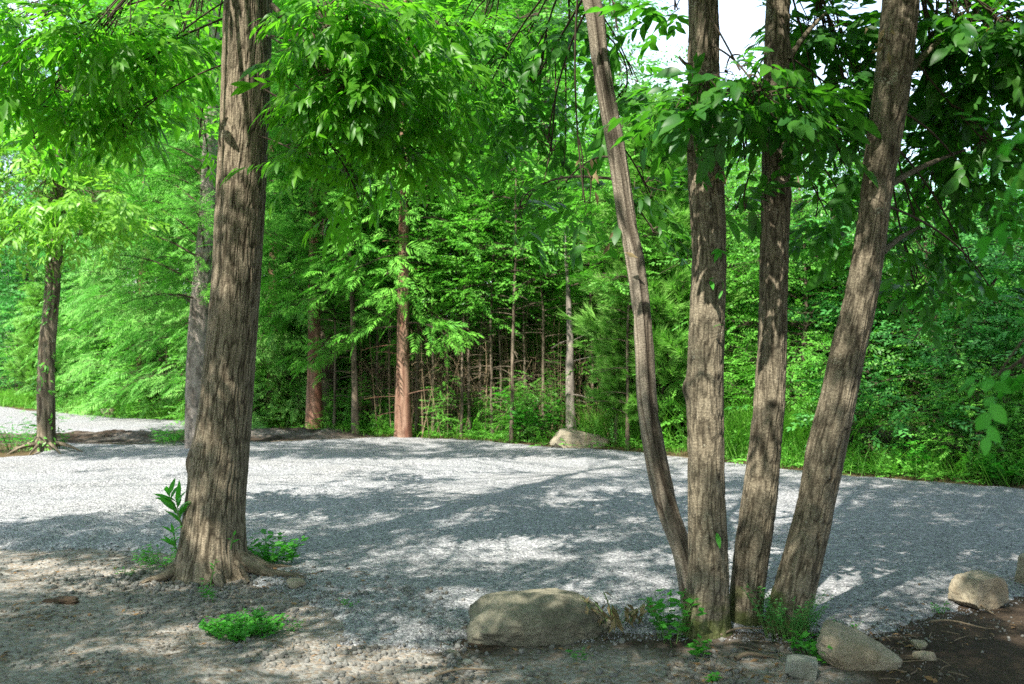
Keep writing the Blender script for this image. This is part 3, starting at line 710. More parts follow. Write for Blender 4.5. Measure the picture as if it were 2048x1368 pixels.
def canopy(mb, P, fork, tms, size, matl=0, matb=1):
    """limbs from the fork of the trunk to the middle of each 1.3 m cell, branchlets from there to the twigs"""
    cell = np.floor(P / np.array([1.5, 1.5, 1.7])).astype(int)
    keys, inv = np.unique(cell, axis=0, return_inverse=True); inv = inv.ravel()
    C = np.stack([P[inv == i].mean(0) for i in range(len(keys))])
    bigc = np.floor(C / np.array([3.2, 3.2, 6])).astype(int); k2, i2 = np.unique(bigc, axis=0, return_inverse=True); i2 = i2.ravel()
    H = np.stack([C[i2 == i].mean(0) for i in range(len(k2))]) - [0, 0, .3]; A = np.stack([fork(c - [0, 0, 1.2]) for c in H]); L = np.linalg.norm(H - A, axis=1)[:, None]
    tubes(mb, A, A * .5 + H * .5 + np.array([0, 0, .12]) * L + rng.normal(0, .10, H.shape) * L, H, np.clip(.007 + .002 * L[:, 0], .008, .015), .005, 12, 6, matb)
    l2 = np.linalg.norm(C - H[i2], axis=1)[:, None]
    tubes(mb, H[i2], (H[i2] + C) / 2 + rng.normal(0, .14, C.shape) * l2, C, .006, .003, 6, 4, matb)
    sub = rng.random(len(P)) < .2
    tubes(mb, C[inv][sub], (C[inv] * .5 + P * .5 + [0, 0, .05])[sub], P[sub], .005, .0025, 3, 3, matb)
    n = len(P); D = norm((P - C[inv]) * [1, 1, .3]) + rng.normal(0, .5, (n, 3)) * [1, 1, .3] + [0, 0, -.15]
    Nn = np.array([0, 0, 1.0]) + rng.normal(0, .3, (n, 3)); k = rng.integers(0, len(tms), n); ti = rng.random(n); S = size * rng.uniform(.8, 1.25, n)
    for j in range(len(tms)):
        q = k == j; scatter(mb, tms[j], P[q], D[q], Nn[q], S[q], matl, ti[q])
def near_on(path, rise=.7):
    def f(c):
        i = np.argmin(np.linalg.norm((path - c - [0, 0, rise]), axis=1)); return path[i]
    return f

CP = canopy_points(72000)
RT = np.array([2.9, 2.3])                                              # the tree just outside the right border
anch = np.stack([BIG[:2], COP[:2] + [.2, 0], RT, [IVY[0], IVY[1]]])
dd = np.linalg.norm(CP[:, None, :2] - anch[None], axis=2) * np.array([.85, 1, 1, 1.5])
own = dd.argmin(1)

# --- the biggest tree, left
rows = [(1192, 335, 535), (1160, 345, 512), (1130, 352, 500), (1080, 362, 491), (1000, 371, 490), (900, 385, 497), (800, 399, 504), (700, 410, 511), (600, 420, 517), (500, 427, 523), (400, 432, 529), (300, 437, 534), (200, 442, 538), (100, 445, 541), (0, 448, 543)]
P, R = outline_path(rows, BIG[1], BIG[1] + .1, 7.2, .02)
root = thing('big_tree', 'thickest tree trunk with furrowed brown bark rising left of the middle', 'tree', BIG)
def flare(TH, LL, RR):
    lob = .55 + .45 * np.cos(3 * TH + 1.0) * np.cos(TH * 2 - .4)
    return RR * .44 * np.exp(-LL / .13) * lob + RR * .05 * np.exp(-LL / .4) * np.cos(5 * TH)
P = P - np.array([0, 0, .04])
Q, Rq = resample(P, R, .014)
BQ = Q.copy()
mb = MB(); tube(mb, Q - BIG, Rq, 360, 0, bark_mod(5, .0075, 72, .11, flare, [(PI * 1.06, .92, .03, .09)]))
for (dx, dy, dz, ex, ey, ez, r0) in ((.15, -.07, .13, .64, -.18, .012, .062), (.14, .05, .12, .52, .14, .0, .055), (-.14, -.10, .10, -.38, -.26, .0, .05), (.05, -.16, .09, .17, -.42, -.005, .045), (-.16, .06, .1, -.42, .2, 0, .04)):
    tt = np.linspace(0, 1, 26)[:, None]; a = np.array([dx, dy, dz]); e = np.array([ex, ey, ez]); cc = np.array([dx * 1.6 + .2 * (ex - dx), dy * 1.4, .035])
    pts = (1 - tt) ** 2 * a + 2 * tt * (1 - tt) * cc + tt ** 2 * e + .02 * np.sin(tt * 9) * np.array([0, 1, .2])
    tube(mb, pts, r0 * (1 - .75 * tt[:, 0]), 18, 0, bark_mod(77, .005, 40, .15))
tubes(mb, np.array([[.19, -.16, .12]]), np.array([[.24, -.2, .1]]), np.array([[.30, -.27, .015]]), .017, .012, 8, 8, 0)
# limbs that show beside the trunk
for (p0, p1, p2, d0, d2, r0) in (((541, 222), (580, 190), (640, 165), 6.55, 6.3, .026), ((543, 10), (600, 60), (640, 140), 6.5, 6.2, .02)):
    tubes(mb, (W(*p0, d0) - BIG)[None], (W(*p1, (d0 + d2) / 2) - BIG)[None], (W(*p2, d2) - BIG)[None], r0, .010, 14, 8, 0)
mb.build('trunk', [M['bark_big']], root)
cb = MB()
leafy(cb, [(60, 40, 130, 60, 6.6, 46), (200, 60, 140, 70, 6.5, 48), (320, 60, 100, 60, 7, 34), (100, 180, 130, 75, 7, 44), (240, 190, 120, 70, 7, 40), (345, 150, 50, 60, 7.5, 8), (50, 285, 80, 45, 7.4, 12), (250, 262, 60, 30, 7, 7), (0, 130, 70, 70, 6.8, 14), (392, 120, 34, 70, 8.2, 14), (398, 270, 30, 60, 8.8, 10), (385, 20, 40, 50, 8, 9)],
      near_on(BQ), T_hi, .95, .25)
leafy(cb, [(665, 50, 80, 70, 6, 38), (740, 50, 120, 70, 6.2, 46), (670, 170, 80, 75, 6, 34), (760, 180, 120, 80, 6.2, 46), (860, 150, 80, 70, 6.5, 24), (710, 285, 100, 55, 6.3, 17), (800, 300, 100, 55, 6.4, 17), (715, 390, 36, 50, 6.3, 4), (625, 320, 50, 40, 6.2, 9), (890, 60, 80, 70, 6.6, 18), (880, 250, 60, 50, 6.6, 9)],
      near_on(BQ), T_hang, .95, .32)
canopy(cb, CP[own == 0], near_on(BQ[BQ[:, 2] > 4.2]), T_mid, 1.1)
for i in range(len(cb.V)): cb.V[i] = cb.V[i] - BIG
cb.build('crown', [M['chestnut'], M['twig']], root)
def weed_mesh(r, n, h, ls, spread, leaf=LM, matl=0, mats=1, per=5, lean=.5, up=.5):
    m = MB(); az = r.random(n) * 2 * PI; b = np.stack([np.cos(az) * spread * r.random(n), np.sin(az) * spread * r.random(n), np.full(n, -.01)], -1)
    hh = h * r.uniform(.45, 1.1, n); e = b + np.stack([np.cos(az) * lean * hh, np.sin(az) * lean * hh, hh], -1)
    c = b * .6 + e * .4 + np.stack([np.zeros(n), np.zeros(n), hh * .25], -1)
    tubes(m, b, c, e, max(.0016, h * .008), .0012, 4, 3, mats)
    t = np.tile(np.linspace(.35, 1, per), n)[:, None]; B, C, E = (np.repeat(x, per, 0) for x in (b, c, e))
    P = (1 - t) ** 2 * B + 2 * t * (1 - t) * C + t ** 2 * E
    a2 = r.random(len(P)) * 2 * PI
    D = np.stack([np.cos(a2), np.sin(a2), up * (.2 + r.random(len(P)))], -1); Nn = np.array([0, 0, 1.0]) + r.normal(0, .3, (len(P), 3))
    scatter(m, (leaf[0], leaf[1], np.full(len(leaf[0]), .5)), P, D, Nn, ls * r.uniform(.6, 1.2, len(P)), matl, r.random(len(P)))
    return m
# shoots growing from the base of the big trunk
def shoot(mb, base, tip, n, size, leaf, curve=(0, 0, .03), matl=0, matb=1, dr=.9):
    tubes(mb, base[None], ((base + tip) / 2 + np.array(curve))[None], tip[None], .005, .002, 8, 5, matb)
    t = np.linspace(.3, 1, n)[:, None]; P = base * (1 - t) + tip * t + np.array(curve) * 2 * t * (1 - t)
    ax = norm(tip - base); a = rng.random(n) * 2 * PI
    D = ax * .75 + np.stack([np.cos(a), np.sin(a), np.zeros(n)], -1) * dr; Nn = np.array([0, -.35, 1]) + rng.normal(0, .25, (n, 3))
    scatter(mb, (leaf[0], leaf[1], np.full(len(leaf[0]), .5)), P, D, Nn, size * rng.uniform(.7, 1.15, n), matl, rng.random(n))
for (b, t, n, s) in (((368, 1060), (335, 985), 11, .13), ((365, 1070), (352, 1000), 9, .12), ((352, 1090), (345, 1065), 8, .07), ((360, 1110), (340, 1085), 9, .07)):
    sh = MB(); shoot(sh, W(*b, 6.42) - BIG, W(*t, 6.35) - BIG, n, s, LH_narrow, dr=.55); sh.build('shoot', [M['weed'], M['stem']], root)
for (b, t, n, s) in (((462, 1098), (468, 1070), 5, .045), ((420, 1180), (432, 1120), 6, .04)):
    sh = MB(); shoot(sh, W(*b, 6.2) - BIG, W(*t, 6.15) - BIG, n, s, LM); sh.build('shoot', [M['weed'], M['stem']], root)

# --- the four stemmed tree, right of the middle
S1 = [(1260, 1372, 1412), (1180, 1358, 1400), (1100, 1343, 1382), (1000, 1307, 1352), (900, 1287, 1330), (800, 1274, 1313), (700, 1270, 1307), (600, 1263, 1299), (500, 1249, 1285), (430, 1233, 1270), (300, 1214, 1251), (150, 1187, 1223), (0, 1166, 1204)]
S2 = [(1300, 1362, 1464), (1270, 1366, 1460), (1220, 1371, 1457), (1100, 1376, 1455), (1000, 1376, 1450), (900, 1375, 1448), (800, 1373, 1447), (700, 1376, 1448), (600, 1381, 1451), (500, 1385, 1452), (330, 1375, 1448), (200, 1376, 1441), (100, 1376, 1438), (0, 1377, 1436)]
S3 = [(1300, 1455, 1535), (1250, 1457, 1525), (1200, 1460, 1526), (1100, 1469, 1539), (1000, 1484, 1553), (900, 1498, 1561), (800, 1508, 1569), (700, 1515, 1573), (600, 1519, 1574), (500, 1520, 1577), (400, 1523, 1580), (200, 1527, 1579), (0, 1533, 1580)]
S4 = [(1300, 1520, 1612), (1250, 1530, 1612), (1200, 1541, 1624), (1100, 1571, 1648), (1000, 1597, 1669), (900, 1614, 1690), (800, 1640, 1711), (700, 1662, 1731), (600, 1689, 1753), (500, 1708, 1769), (400, 1722, 1781), (300, 1733, 1796), (200, 1746, 1815), (100, 1757, 1828), (0, 1766, 1838)]
root = thing('multi_stemmed_tree', 'tree of four leaning trunks fanning out from one base beside the boulder', 'tree', COP)
stems = []
specs = [(S1, 5.30, 5.55, 6.5, 'bark_thin', .011, 'thin crooked trunk with deeply fissured grey bark', []), (S2, 5.06, 5.15, 8.5, 'bark_cop', .006, 'upright trunk with a knot and pale lichen', [(PI * 1.02, 1.35, .022, .05), (1.6 * PI, 1.42, .012, .035), (1.45 * PI, 1.95, .01, .03)]),
         (S3, 5.16, 5.35, 8.2, 'bark_cop', .006, 'trunk leaning slightly with green moss at its foot', [(1.55 * PI, 1.3, .012, .05), (1.5 * PI, 2.4, .012, .08)]), (S4, 5.10, 4.95, 8.0, 'bark_cop', .006, 'trunk leaning strongly to one side', [(1.5 * PI, .95, .016, .04), (1.4 * PI, 1.7, .012, .04), (1.55 * PI, 2.6, .02, .07)])]
for i, (rw, d0, d1, zt, bm, dep, lab, kn) in enumerate(specs):
    P, R = outline_path(rw, d0, d1, zt, .03); P[0] -= [0, 0, .02]
    Q, Rq = resample(P, R, .012); stems.append(Q)
    mb = MB()
    fl = (lambda TH, LL, RR: RR * .45 * np.exp(-LL / .10) * (.6 + .4 * np.cos(4 * TH + 1 + i))) if i else None
    if i == 0:
        base_mod = bark_mod(40, dep, 46, .045)
        def rm(TH, LL, RR):
            dr, ti = base_mod(TH, LL, RR); g = np.exp(-(np.angle(np.exp(1j * (TH - 4.9 - .25 * np.sin(LL * 1.3)))) / .28) ** 2)
            return dr - .010 * g, ti - .4 * g
        tube(mb, Q - COP, Rq, 84, 0, rm)
    else:
        tube(mb, Q - COP, Rq, 200, 0, bark_mod(50 + i * 7, dep, 80, .13, fl, kn))
        if i == 1:
            for sx, sy, ex, ey in ((1380, 130, 1358, 112), (1377, 300, 1362, 292)):
                tubes(mb, (W(sx, sy, 5.1) - COP)[None], (W((sx + ex) / 2, sy, 5.05) - COP)[None], (W(ex, ey, 5.05) - COP)[None], .012, .007, 5, 6, 0)
        if i == 2:
            for p0, p1, p2, d in (((1575, 330), (1610, 290), (1680, 255), 5.5), ((1578, 120), (1610, 60), (1660, 20), 5.5)):
                tubes(mb, (W(*p0, 5.3) - COP)[None], (W(*p1, 5.4) - COP)[None], (W(*p2, d) - COP)[None], .018, .008, 12, 7, 0)
        if i == 3:
            for p0, p1, p2, d, rr in (((1765, 505), (1800, 470), (1840, 455), 5.6, .018), ((1780, 370), (1840, 330), (1930, 300), 5.7, .02), ((1815, 150), (1860, 90), (1930, 40), 5.4, .022), ((1750, 250), (1735, 300), (1722, 350), 5.0, .012)):
                tubes(mb, (W(*p0, 5.0) - COP)[None], (W(*p1, 5.2) - COP)[None], (W(*p2, d) - COP)[None], rr, .008, 12, 7, 0)
    o = mb.build('trunk', [M[bm]], root); o['label'] = lab
SALL = np.concatenate(stems)
cb = MB()
near_s = near_on(SALL)
leafy(cb, [(960, 60, 80, 70, 7, 20), (1060, 60, 90, 70, 7, 22), (1140, 40, 70, 50, 6.5, 12), (980, 170, 100, 75, 7.2, 24), (1080, 170, 80, 75, 7, 20), (1000, 280, 90, 55, 7.5, 16), (1095, 285, 60, 55, 7, 10), (1050, 420, 50, 60, 7.5, 7), (1120, 380, 40, 40, 7, 4)], near_on(SALL, -.05), T_hi, .95, .25)
leafy(cb, [(1235, 60, 36, 60, 6.0, 6), (1265, 150, 36, 40, 5.9, 5), (1350, 20, 40, 18, 5.4, 3), (1240, 215, 40, 40, 6.0, 6), (1420, 185, 100, 50, 4.85, 16), (1520, 190, 120, 50, 4.75, 20), (1375, 225, 70, 36, 4.8, 9), (1480, 140, 90, 28, 4.85, 9), (1600, 220, 60, 50, 4.95, 9),
           (1300, 385, 50, 45, 5.8, 8), (1170, 405, 50, 36, 5.9, 6), (1310, 465, 28, 18, 5.7, 3), (1490, 320, 30, 26, 5.25, 3), (1485, 410, 30, 30, 5.3, 3)], near_s, T_cop, .95, .2)
leafy(cb, [(1600, 60, 60, 70, 5.9, 14), (1650, 60, 90, 70, 5.8, 32), (1690, 160, 80, 60, 5.8, 26), (1730, 250, 60, 60, 5.8, 10), (1640, 240, 70, 50, 5.8, 11), (1690, 330, 70, 55, 5.8, 11), (1655, 430, 60, 45, 5.8, 8), (1720, 460, 40, 40, 5.8, 5),
           (1900, 50, 120, 60, 5.5, 44), (2010, 60, 100, 70, 5.3, 42), (1890, 160, 100, 60, 5.7, 30), (1990, 180, 100, 60, 5.6, 32), (1880, 280, 90, 55, 5.8, 22), (1985, 300, 80, 60, 5.6, 20), (1860, 390, 80, 50, 6, 13), (1965, 410, 70, 55, 6, 10), (1850, 480, 80, 45, 6, 10), (1940, 535, 80, 36, 6, 9), (1830, 570, 45, 26, 6, 4), (1985, 585, 40, 16, 6, 3)], near_s, T_cop, .95, .3)
canopy(cb, CP[own == 1], near_on(SALL[SALL[:, 2] > 3.6]), T_mid, 1.1)
# thin hanging branchlets
for (p0, p1, p2, d) in (((1110, 110), (1118, 260), (1078, 400), 7), ((1130, 90), (1135, 230), (1128, 330), 7)):
    tubes(cb, W(*p0, d)[None], W(*p1, d)[None], W(*p2, d)[None], .007, .003, 12, 5, 1)
for i in range(len(cb.V)): cb.V[i] = cb.V[i] - COP
cb.build('crown', [M['coppice_leaf'], M['twig']], root)
# withered leaves caught on the trunks
for (px, py, d, n) in ((1450, 345, 4.98, 3), (1775, 60, 4.9, 9), (1762, 90, 4.9, 7), (1190, 335, 5.4, 8), (1238, 480, 5.3, 3)):
    wm = MB(); c = W(px, py, d) - COP; P = c + rng.normal(0, .03, (n, 3)) * [1, 1, 2]; D = rng.normal(0, .5, (n, 3)) + [0, 0, -1]
    scatter(wm, (LM[0], LM[1], np.full(5, .5)), P, D, rng.normal(0, 1, (n, 3)) + [0, -1, 0], rng.uniform(.05, .085, n), 0, rng.random(n))
    wm.build('withered_leaves', [M['dry']], root)
# leafy shoots straight on the stems
for (px, py, d, n) in ((1435, 345, 4.98, 3), (1405, 365, 4.97, 3), (1440, 500, 5.0, 4), (1445, 580, 5.02, 2), (1420, 560, 4.98, 2), (1432, 1065, 4.97, 1), (1590, 640, 5.1, 1), (1428, 655, 4.98, 1)):
    sw = MB(); c = W(px, py, d) - COP; P = c + rng.normal(0, .003, (n, 3)); D = rng.normal(0, .6, (n, 3)) + [0, -.5, -.1]
    scatter(sw, (LH[0], LH[1], np.full(len(LH[0]), .5)), P, D, rng.normal(0, .3, (n, 3)) + [0, -.3, 1], rng.uniform(.045, .085, n), 0, rng.random(n))
    sw.build('shoot', [M['weed']], root)

# --- tree just outside the right border; only its lowest twigs reach into view
RB = np.array([RT[0], RT[1], 0.0])
root = thing('overhanging_tree', 'round leaved branch reaching in from the right border, out of focus', 'tree', RB)
P = np.array([[0, 0, -.05], [.02, .0, 1.0], [-.05, .05, 2.2], [.05, .1, 3.6], [0, .1, 5.5], [.1, 0, 7.5]]); R = np.array([.17, .13, .12, .10, .07, .02])
Q, Rq = resample(P, R, .03); mb = MB(); tube(mb, Q, Rq, 40, 0, bark_mod(91, .008, 28, .12)); mb.build('trunk', [M['bark_dull']], root)
cb = MB(); NQ = Q + RB
T_round = [twig_template(rng, LH_round, 6, .26, .095, .45, .9) for k in range(4)]
leafy(cb, [(2085, 300, 36, 70, 2.6, 7), (2070, 395, 24, 30, 2.6, 3), (2095, 240, 40, 40, 2.6, 4)], near_on(NQ), T_round, .62, .4, radial=.3, matl=2)
leafy(cb, [(2070, 735, 60, 14, 2.7, 5), (2000, 752, 24, 8, 2.75, 2)], near_on(NQ), T_round, .6, .25, radial=.3, matl=2)
canopy(cb, CP[own == 2], near_on(NQ[NQ[:, 2] > 2.8]), T_mid, 1.1)
for i in range(len(cb.V)): cb.V[i] = cb.V[i] - RB
cb.build('crown', [M['coppice_leaf'], M['twig'], M['weed']], root)

# --- the ivy clad tree at the left border
root = thing('ivy_clad_tree', 'slim tree at the left border with ivy climbing its trunk', 'tree', IVY)
P, R = outline_path([(918, 52, 122), (906, 64, 116), (870, 75, 110), (800, 75, 109), (700, 78, 110), (600, 88, 118), (490, 95, 125), (400, 100, 127), (300, 106, 128)], IVY[1], IVY[1], 7.5, .03)
Q, Rq = resample(P, R, .035); IQ = Q
mb = MB(); tube(mb, Q - IVY, Rq, 48, 0, bark_mod(61, .012, 22, .12))
for a in np.linspace(2.4, 6.2, 6):
    tt = np.linspace(0, 1, 10)[:, None]; e = np.array([math.cos(a) * .55, math.sin(a) * .45, .02])
    tube(mb, np.array([math.cos(a) * .08, math.sin(a) * .08, .16]) * (1 - tt) + e * tt + [0, 0, .03] * np.sin(tt * PI), .035 * (1 - .7 * tt[:, 0]), 8, 0, bark_mod(62, .006, 30, .1))
mb.build('trunk', [M['bark_big']], root)
iv = MB(); n = 620
t = rng.random(n) ** 1.5; i = (t * (len(Q) * .48)).astype(int); a = rng.normal(4.9, 1.0, n) + np.where(rng.random(n) < .5, 1.2, -.8)
o_ = np.stack([np.cos(a), np.sin(a), np.zeros(n)], -1)
P = Q[i] - IVY + o_ * (Rq[i] * rng.uniform(.95, 1.6, n))[:, None]
k_ = fbm(P * 3.1, 4, 2) > -.12; P, o_ = P[k_], o_[k_]; n = len(P)
scatter(iv, (LM[0], LM[1], np.full(5, .5)), P, o_ * .7 + np.stack([rng.normal(0, .5, n), rng.normal(0, .5, n), rng.normal(-.2, .5, n)], -1), o_ + [0, 0, .5], rng.uniform(.05, .11, n), 0, rng.random(n))
iv.build('ivy', [M['broad']], root)
cb = MB()
leafy(cb, [(80, 400, 140, 60, 13.2, 60), (205, 400, 90, 50, 13.0, 40), (40, 320, 100, 60, 13.6, 40), (150, 310, 110, 60, 13.6, 45), (60, 230, 110, 60, 13.6, 36), (170, 215, 110, 60, 13.8, 36), (135, 470, 80, 40, 13.1, 26), (20, 470, 70, 50, 13.3, 26), (-60, 380, 90, 90, 13.5, 40), (90, 120, 130, 70, 14, 40), (-50, 200, 90, 90, 14, 36), (60, 20, 130, 70, 14, 40), (240, 455, 50, 30, 12.8, 12)],
      near_on(IQ), T_far_chest, 1.25, .4, radial=.7, spread=.8)
canopy(cb, CP[own == 3], near_on(IQ[IQ[:, 2] > 3]), T_mid, 1.1)
for i in range(len(cb.V)): cb.V[i] = cb.V[i] - IVY
cb.build('crown', [M['bright_leaf'], M['twig']], root)

# --- the grey conifer half hidden behind the biggest trunk
FIR = G(398, 899); root = thing('grey_conifer', 'pale grey conifer trunk half hidden behind the thickest trunk', 'tree', FIR)
P, R = outline_path([(905, 366, 424), (895, 371, 419), (800, 371, 416), (700, 374, 416), (600, 382, 421), (500, 392, 427), (400, 400, 433), (200, 409, 437), (0, 416, 439)], FIR[1], FIR[1], 9, .03)
Q, Rq = resample(P, R, .04); mb = MB(); tube(mb, Q - FIR, Rq, 40, 0, bark_mod(66, .008, 14, .5)); mb.build('trunk', [M['bark_pale']], root)
cb = MB(); crown(cb, h=9, zb=1.9, R=1.95, nl=80, ns=46, tm=T_comb, elev=(.2, .7), droop=.4, jit=.10, size=1.0, prof='column', umin=.15, seed=4, flat=.4, clear=-.25)
for i in range(len(cb.V)): cb.V[i] = cb.V[i] + np.interp(cb.V[i][:, 2], Q[:, 2], Q[:, 0] - FIR[0])[:, None] * np.array([1, 0, 0])
cb.build('crown', [M['cypress'], M['twig']], root)

# ------------------------------------------------------------------ background trees
def put(root, p, rz, s=1.0, label=None, first=False, sz=None, **k):
    if first:
        root.location = tuple(p); root.rotation_euler = (0, 0, rz); root.scale = (s, s, s if sz is None else sz); return root
    return dup(root, p, rz, s, label, sz, **k)
# red barked cypresses
ck = dict(zb=2.0, R=1.45, nl=56, ns=26, tm=T_fan, elev=(-.25, .25), droop=.45, jit=.16, size=1.15, prof='column', hang=.35, umin=.38, flat=.55)
cyA = bg_tree('cypress_tree', 'red barked cypress trunk beside the wide grey fluted trunk', 'tree', 'bark_red', 'cypress', 9.5, .125, dict(ck, clear=-PI / 2 - .4), wob=.03, seed=3, stubs=14, sides=20)
c = onG(629, 866); put(cyA, c, .4, 1.0, first=True)
ck2 = dict(ck, zb=1.55, R=1.55, nl=58, clear=-PI / 2 - 1.2)
cyB = bg_tree('cypress_tree', 'red barked cypress trunk right of the bare thin poles, with low bright sprays', 'tree', 'bark_red', 'cypress', 8.8, .115, ck2, wob=.035, lean=.012, seed=5, stubs=16, sides=20)
c = onG(806, 878); put(cyB, c, 1.2, 1.0, first=True)
ck3 = dict(ck, zb=3.2, R=1.7, nl=60)
cyC = bg_tree('cypress_tree', 'wide grey fluted trunk just behind the red barked cypress', 'tree', 'bark_dull', 'cypress', 11, .22, ck3, wob=.03, seed=6, stubs=6, sides=24)
put(cyC, on(-3.42, 18.2, False), 2.0, 1.0, first=True)
# slender trunks along the front of the wood
sk = dict(zb=2.0, R=.8, nl=26, ns=26, tm=T_fan, elev=(-.2, .3), droop=.3, jit=.14, size=.95, prof='round', hang=.2)
slA = bg_tree('slender_tree', 'slender brown trunk between the two red barked cypresses', 'tree', 'bark_dull', 'cypress', 6.5, .055, sk, wob=.05, seed=8, stubs=22)
put(slA, onG(711, 874), .3, first=True)
pole = dict(zb=2.2, R=.55, nl=16, ns=20, tm=T_broad, elev=(-.1, .5), droop=.3, jit=.16, size=.9, prof='round')
slB = bg_tree('sapling', 'thin leaning pole right of the slender brown trunk', 'sapling', 'bark_dull', 'broad', 5.2, .028, pole, wob=.06, lean=.03, seed=9, stubs=26, sides=7)
put(slB, onG(752, 867), .1, first=True)
for (px, py, rz, s, lab) in ((832, 872, .5, 1.0, 'thin pole just right of the low sprayed red cypress'), (866, 873, 2.2, .95, 'thin pole second right of the low sprayed red cypress'), (922, 876, .2, .9, 'leaning thin pole at the left of the dry thicket'),
                             (940, 875, 3.6, 1.0, 'thin pole in the middle of the dry thicket'), (985, 878, 4.4, .95, 'thin pole at the right of the dry thicket'), (1022, 884, .3, 1.15, 'tall thin pale pole between the dry thicket and the far boulder'),
                             (1085, 880, 1.7, 1.0, 'thin pole left of the split grey trunk'), (1187, 872, 3.0, 1.0, 'thin pole behind the far boulder'), (1232, 893, .4, 1.1, 'thin trunk at the right end of the far boulder'), (1255, 900, 5.2, .95, 'thin leaning trunk left of the fissured grey trunk'),
                             (1608, 880, 2.6, .9, 'thin pole seen between the third and fourth leaning trunks'), (1742, 905, 4.0, 1.0, 'pale thin stem right of the strongly leaning trunk'),
                             (895, 872, 1.9, .8, 'short thin pole between two poles at the left of the dry thicket'), (960, 873, 5.6, .85, 'thin pole behind the middle of the dry thicket'), (1003, 876, 2.9, .75, 'short pole left of the tall pale pole'), (1052, 876, 3.8, .85, 'thin pole above the fresh fern'), (668, 868, 1.4, .8, 'thin stem at the foot of the wide fluted trunk'), (780, 868, 4.9, .9, 'thin pole left of the low sprayed red cypress')):
    put(slB, onG(px, py), rz, s, lab)
deadk = dict(zb=3.0, R=.5, nl=8, ns=6, tm=T_broad, elev=(.1, .6), droop=.2, jit=.2, size=.9)
slC = bg_tree('dead_snag', 'dead grey splintered trunk standing behind the far boulder', 'dead tree', 'bark_pale', 'broad', 3.25, .09, dict(deadk, nl=3, ns=4, zb=2.2), wob=.03, lean=-.035, seed=12, stubs=5, sides=12)
put(slC, onG(1143, 884), 0, first=True)

# feathery cypresses, left
fk = dict(zb=.35, R=2.0, nl=95, ns=34, tm=T_feather, elev=(-.1, .4), droop=.38, jit=.24, size=1.15, prof='full', hang=.35, umin=.3, flat=.55)
feA = bg_tree('feathery_cypress', 'feathery pale cypress left of the grey conifer', 'tree', 'bark_red', 'feather', 9.5, .14, fk, wob=.04, seed=14)
put(feA, on(-6.05, 19.6, False), 0, first=True)
put(feA, on(-4.6, 19.2, False), 2.1, .95, 'feathery pale cypress directly behind the thickest trunk')
put(feA, on(-8.4, 22.6, False), 4.1, 1.0, 'feathery pale cypress behind the ivy clad tree')
put(feA, on(-6.6, 23.8, False), 1.1, 1.15, 'tall feathery cypress behind the other feathery ones')
put(feA, on(-3.3, 21.5, False), 3.0, 1.1, 'feathery cypress filling the gap beside the thickest trunk')

# pines
pk = dict(zb=.4, R=1.1, nl=72, ns=36, tm=T_pine, elev=(.25, .8), droop=.05, jit=.13, size=1.45, prof='cone', lead=.6, umin=.2, flat=.6)
piA = bg_tree('young_pine', 'tall soft needled pine seen between the thin crooked and the upright trunk', 'pine', 'bark_dull', 'pine', 5.3, .055, pk, wob=.04, seed=17)
put(piA, on(2.15, 14.5, False), 0, .97, first=True)
for (x, y, rz, s, lab) in ((2.3, 17.8, 1.0, 1.0, 'soft needled pine just left of the thin crooked trunk'), (.3, 18.0, 2.2, .92, 'pine whose tips stand before the sky gap in the middle'), (2.75, 16.6, 3.1, .95, 'pine behind the upright trunk'), (-11.2, 23.5, .5, .55, 'small pine behind the ivy clad tree'), (1.75, 14.6, 5.0, .5, 'small pine beside the far boulder')):
    put(piA, on(x, y, False), rz, s, lab)

# broadleaf trees and shrubs
bk1 = dict(zb=.5, R=1.9, nl=62, ns=34, tm=T_small, elev=(-.05, .35), droop=.25, jit=.22, size=1.15, prof='full', umin=.3, flat=.65)
brA = bg_tree('broadleaf_tree', 'leafy tree with layered branches seen between the two middle trunks', 'tree', 'bark_dull', 'broad', 4.6, .05, bk1, wob=.08, seed=21)
bk2 = dict(zb=.4, R=2.0, nl=58, ns=34, tm=T_broad, elev=(0, .5), droop=.3, jit=.26, size=1.05, prof='full', umin=.3, flat=.7)
brB = bg_tree('broadleaf_tree', 'bushy leafy tree at the edge of the gravel right of the leaning trunks', 'tree', 'bark_dull', 'broad_cool', 4.9, .055, bk2, wob=.08, seed=22)
bk3 = dict(zb=2.6, R=2.5, nl=66, ns=36, tm=T_broad, elev=(.0, .6), droop=.3, jit=.32, size=1.3, prof='round', umin=.3, flat=.6)
brC = bg_tree('tall_tree', 'tall leafy tree deep in the wood', 'tree', 'bark_dull', 'broad', 10, .13, bk3, wob=.1, seed=23)
shk = dict(zb=.08, R=.95, nl=34, ns=26, tm=T_small, elev=(.1, .9), droop=.3, jit=.16, size=.95, prof='full', umin=.3, lr=.01)
shA = bg_tree('shrub', 'low leafy shrub at the edge of the wood', 'shrub', 'bark_dull', 'broad', 1.5, .02, shk, seed=24, wob=.03, parts=('stem', 'foliage'))
put(brA, on(4.15, 14.2, False), 0, first=True)
put(brB, on(5.7, 13.2, False), 0, 1.0, sz=.82, first=True)
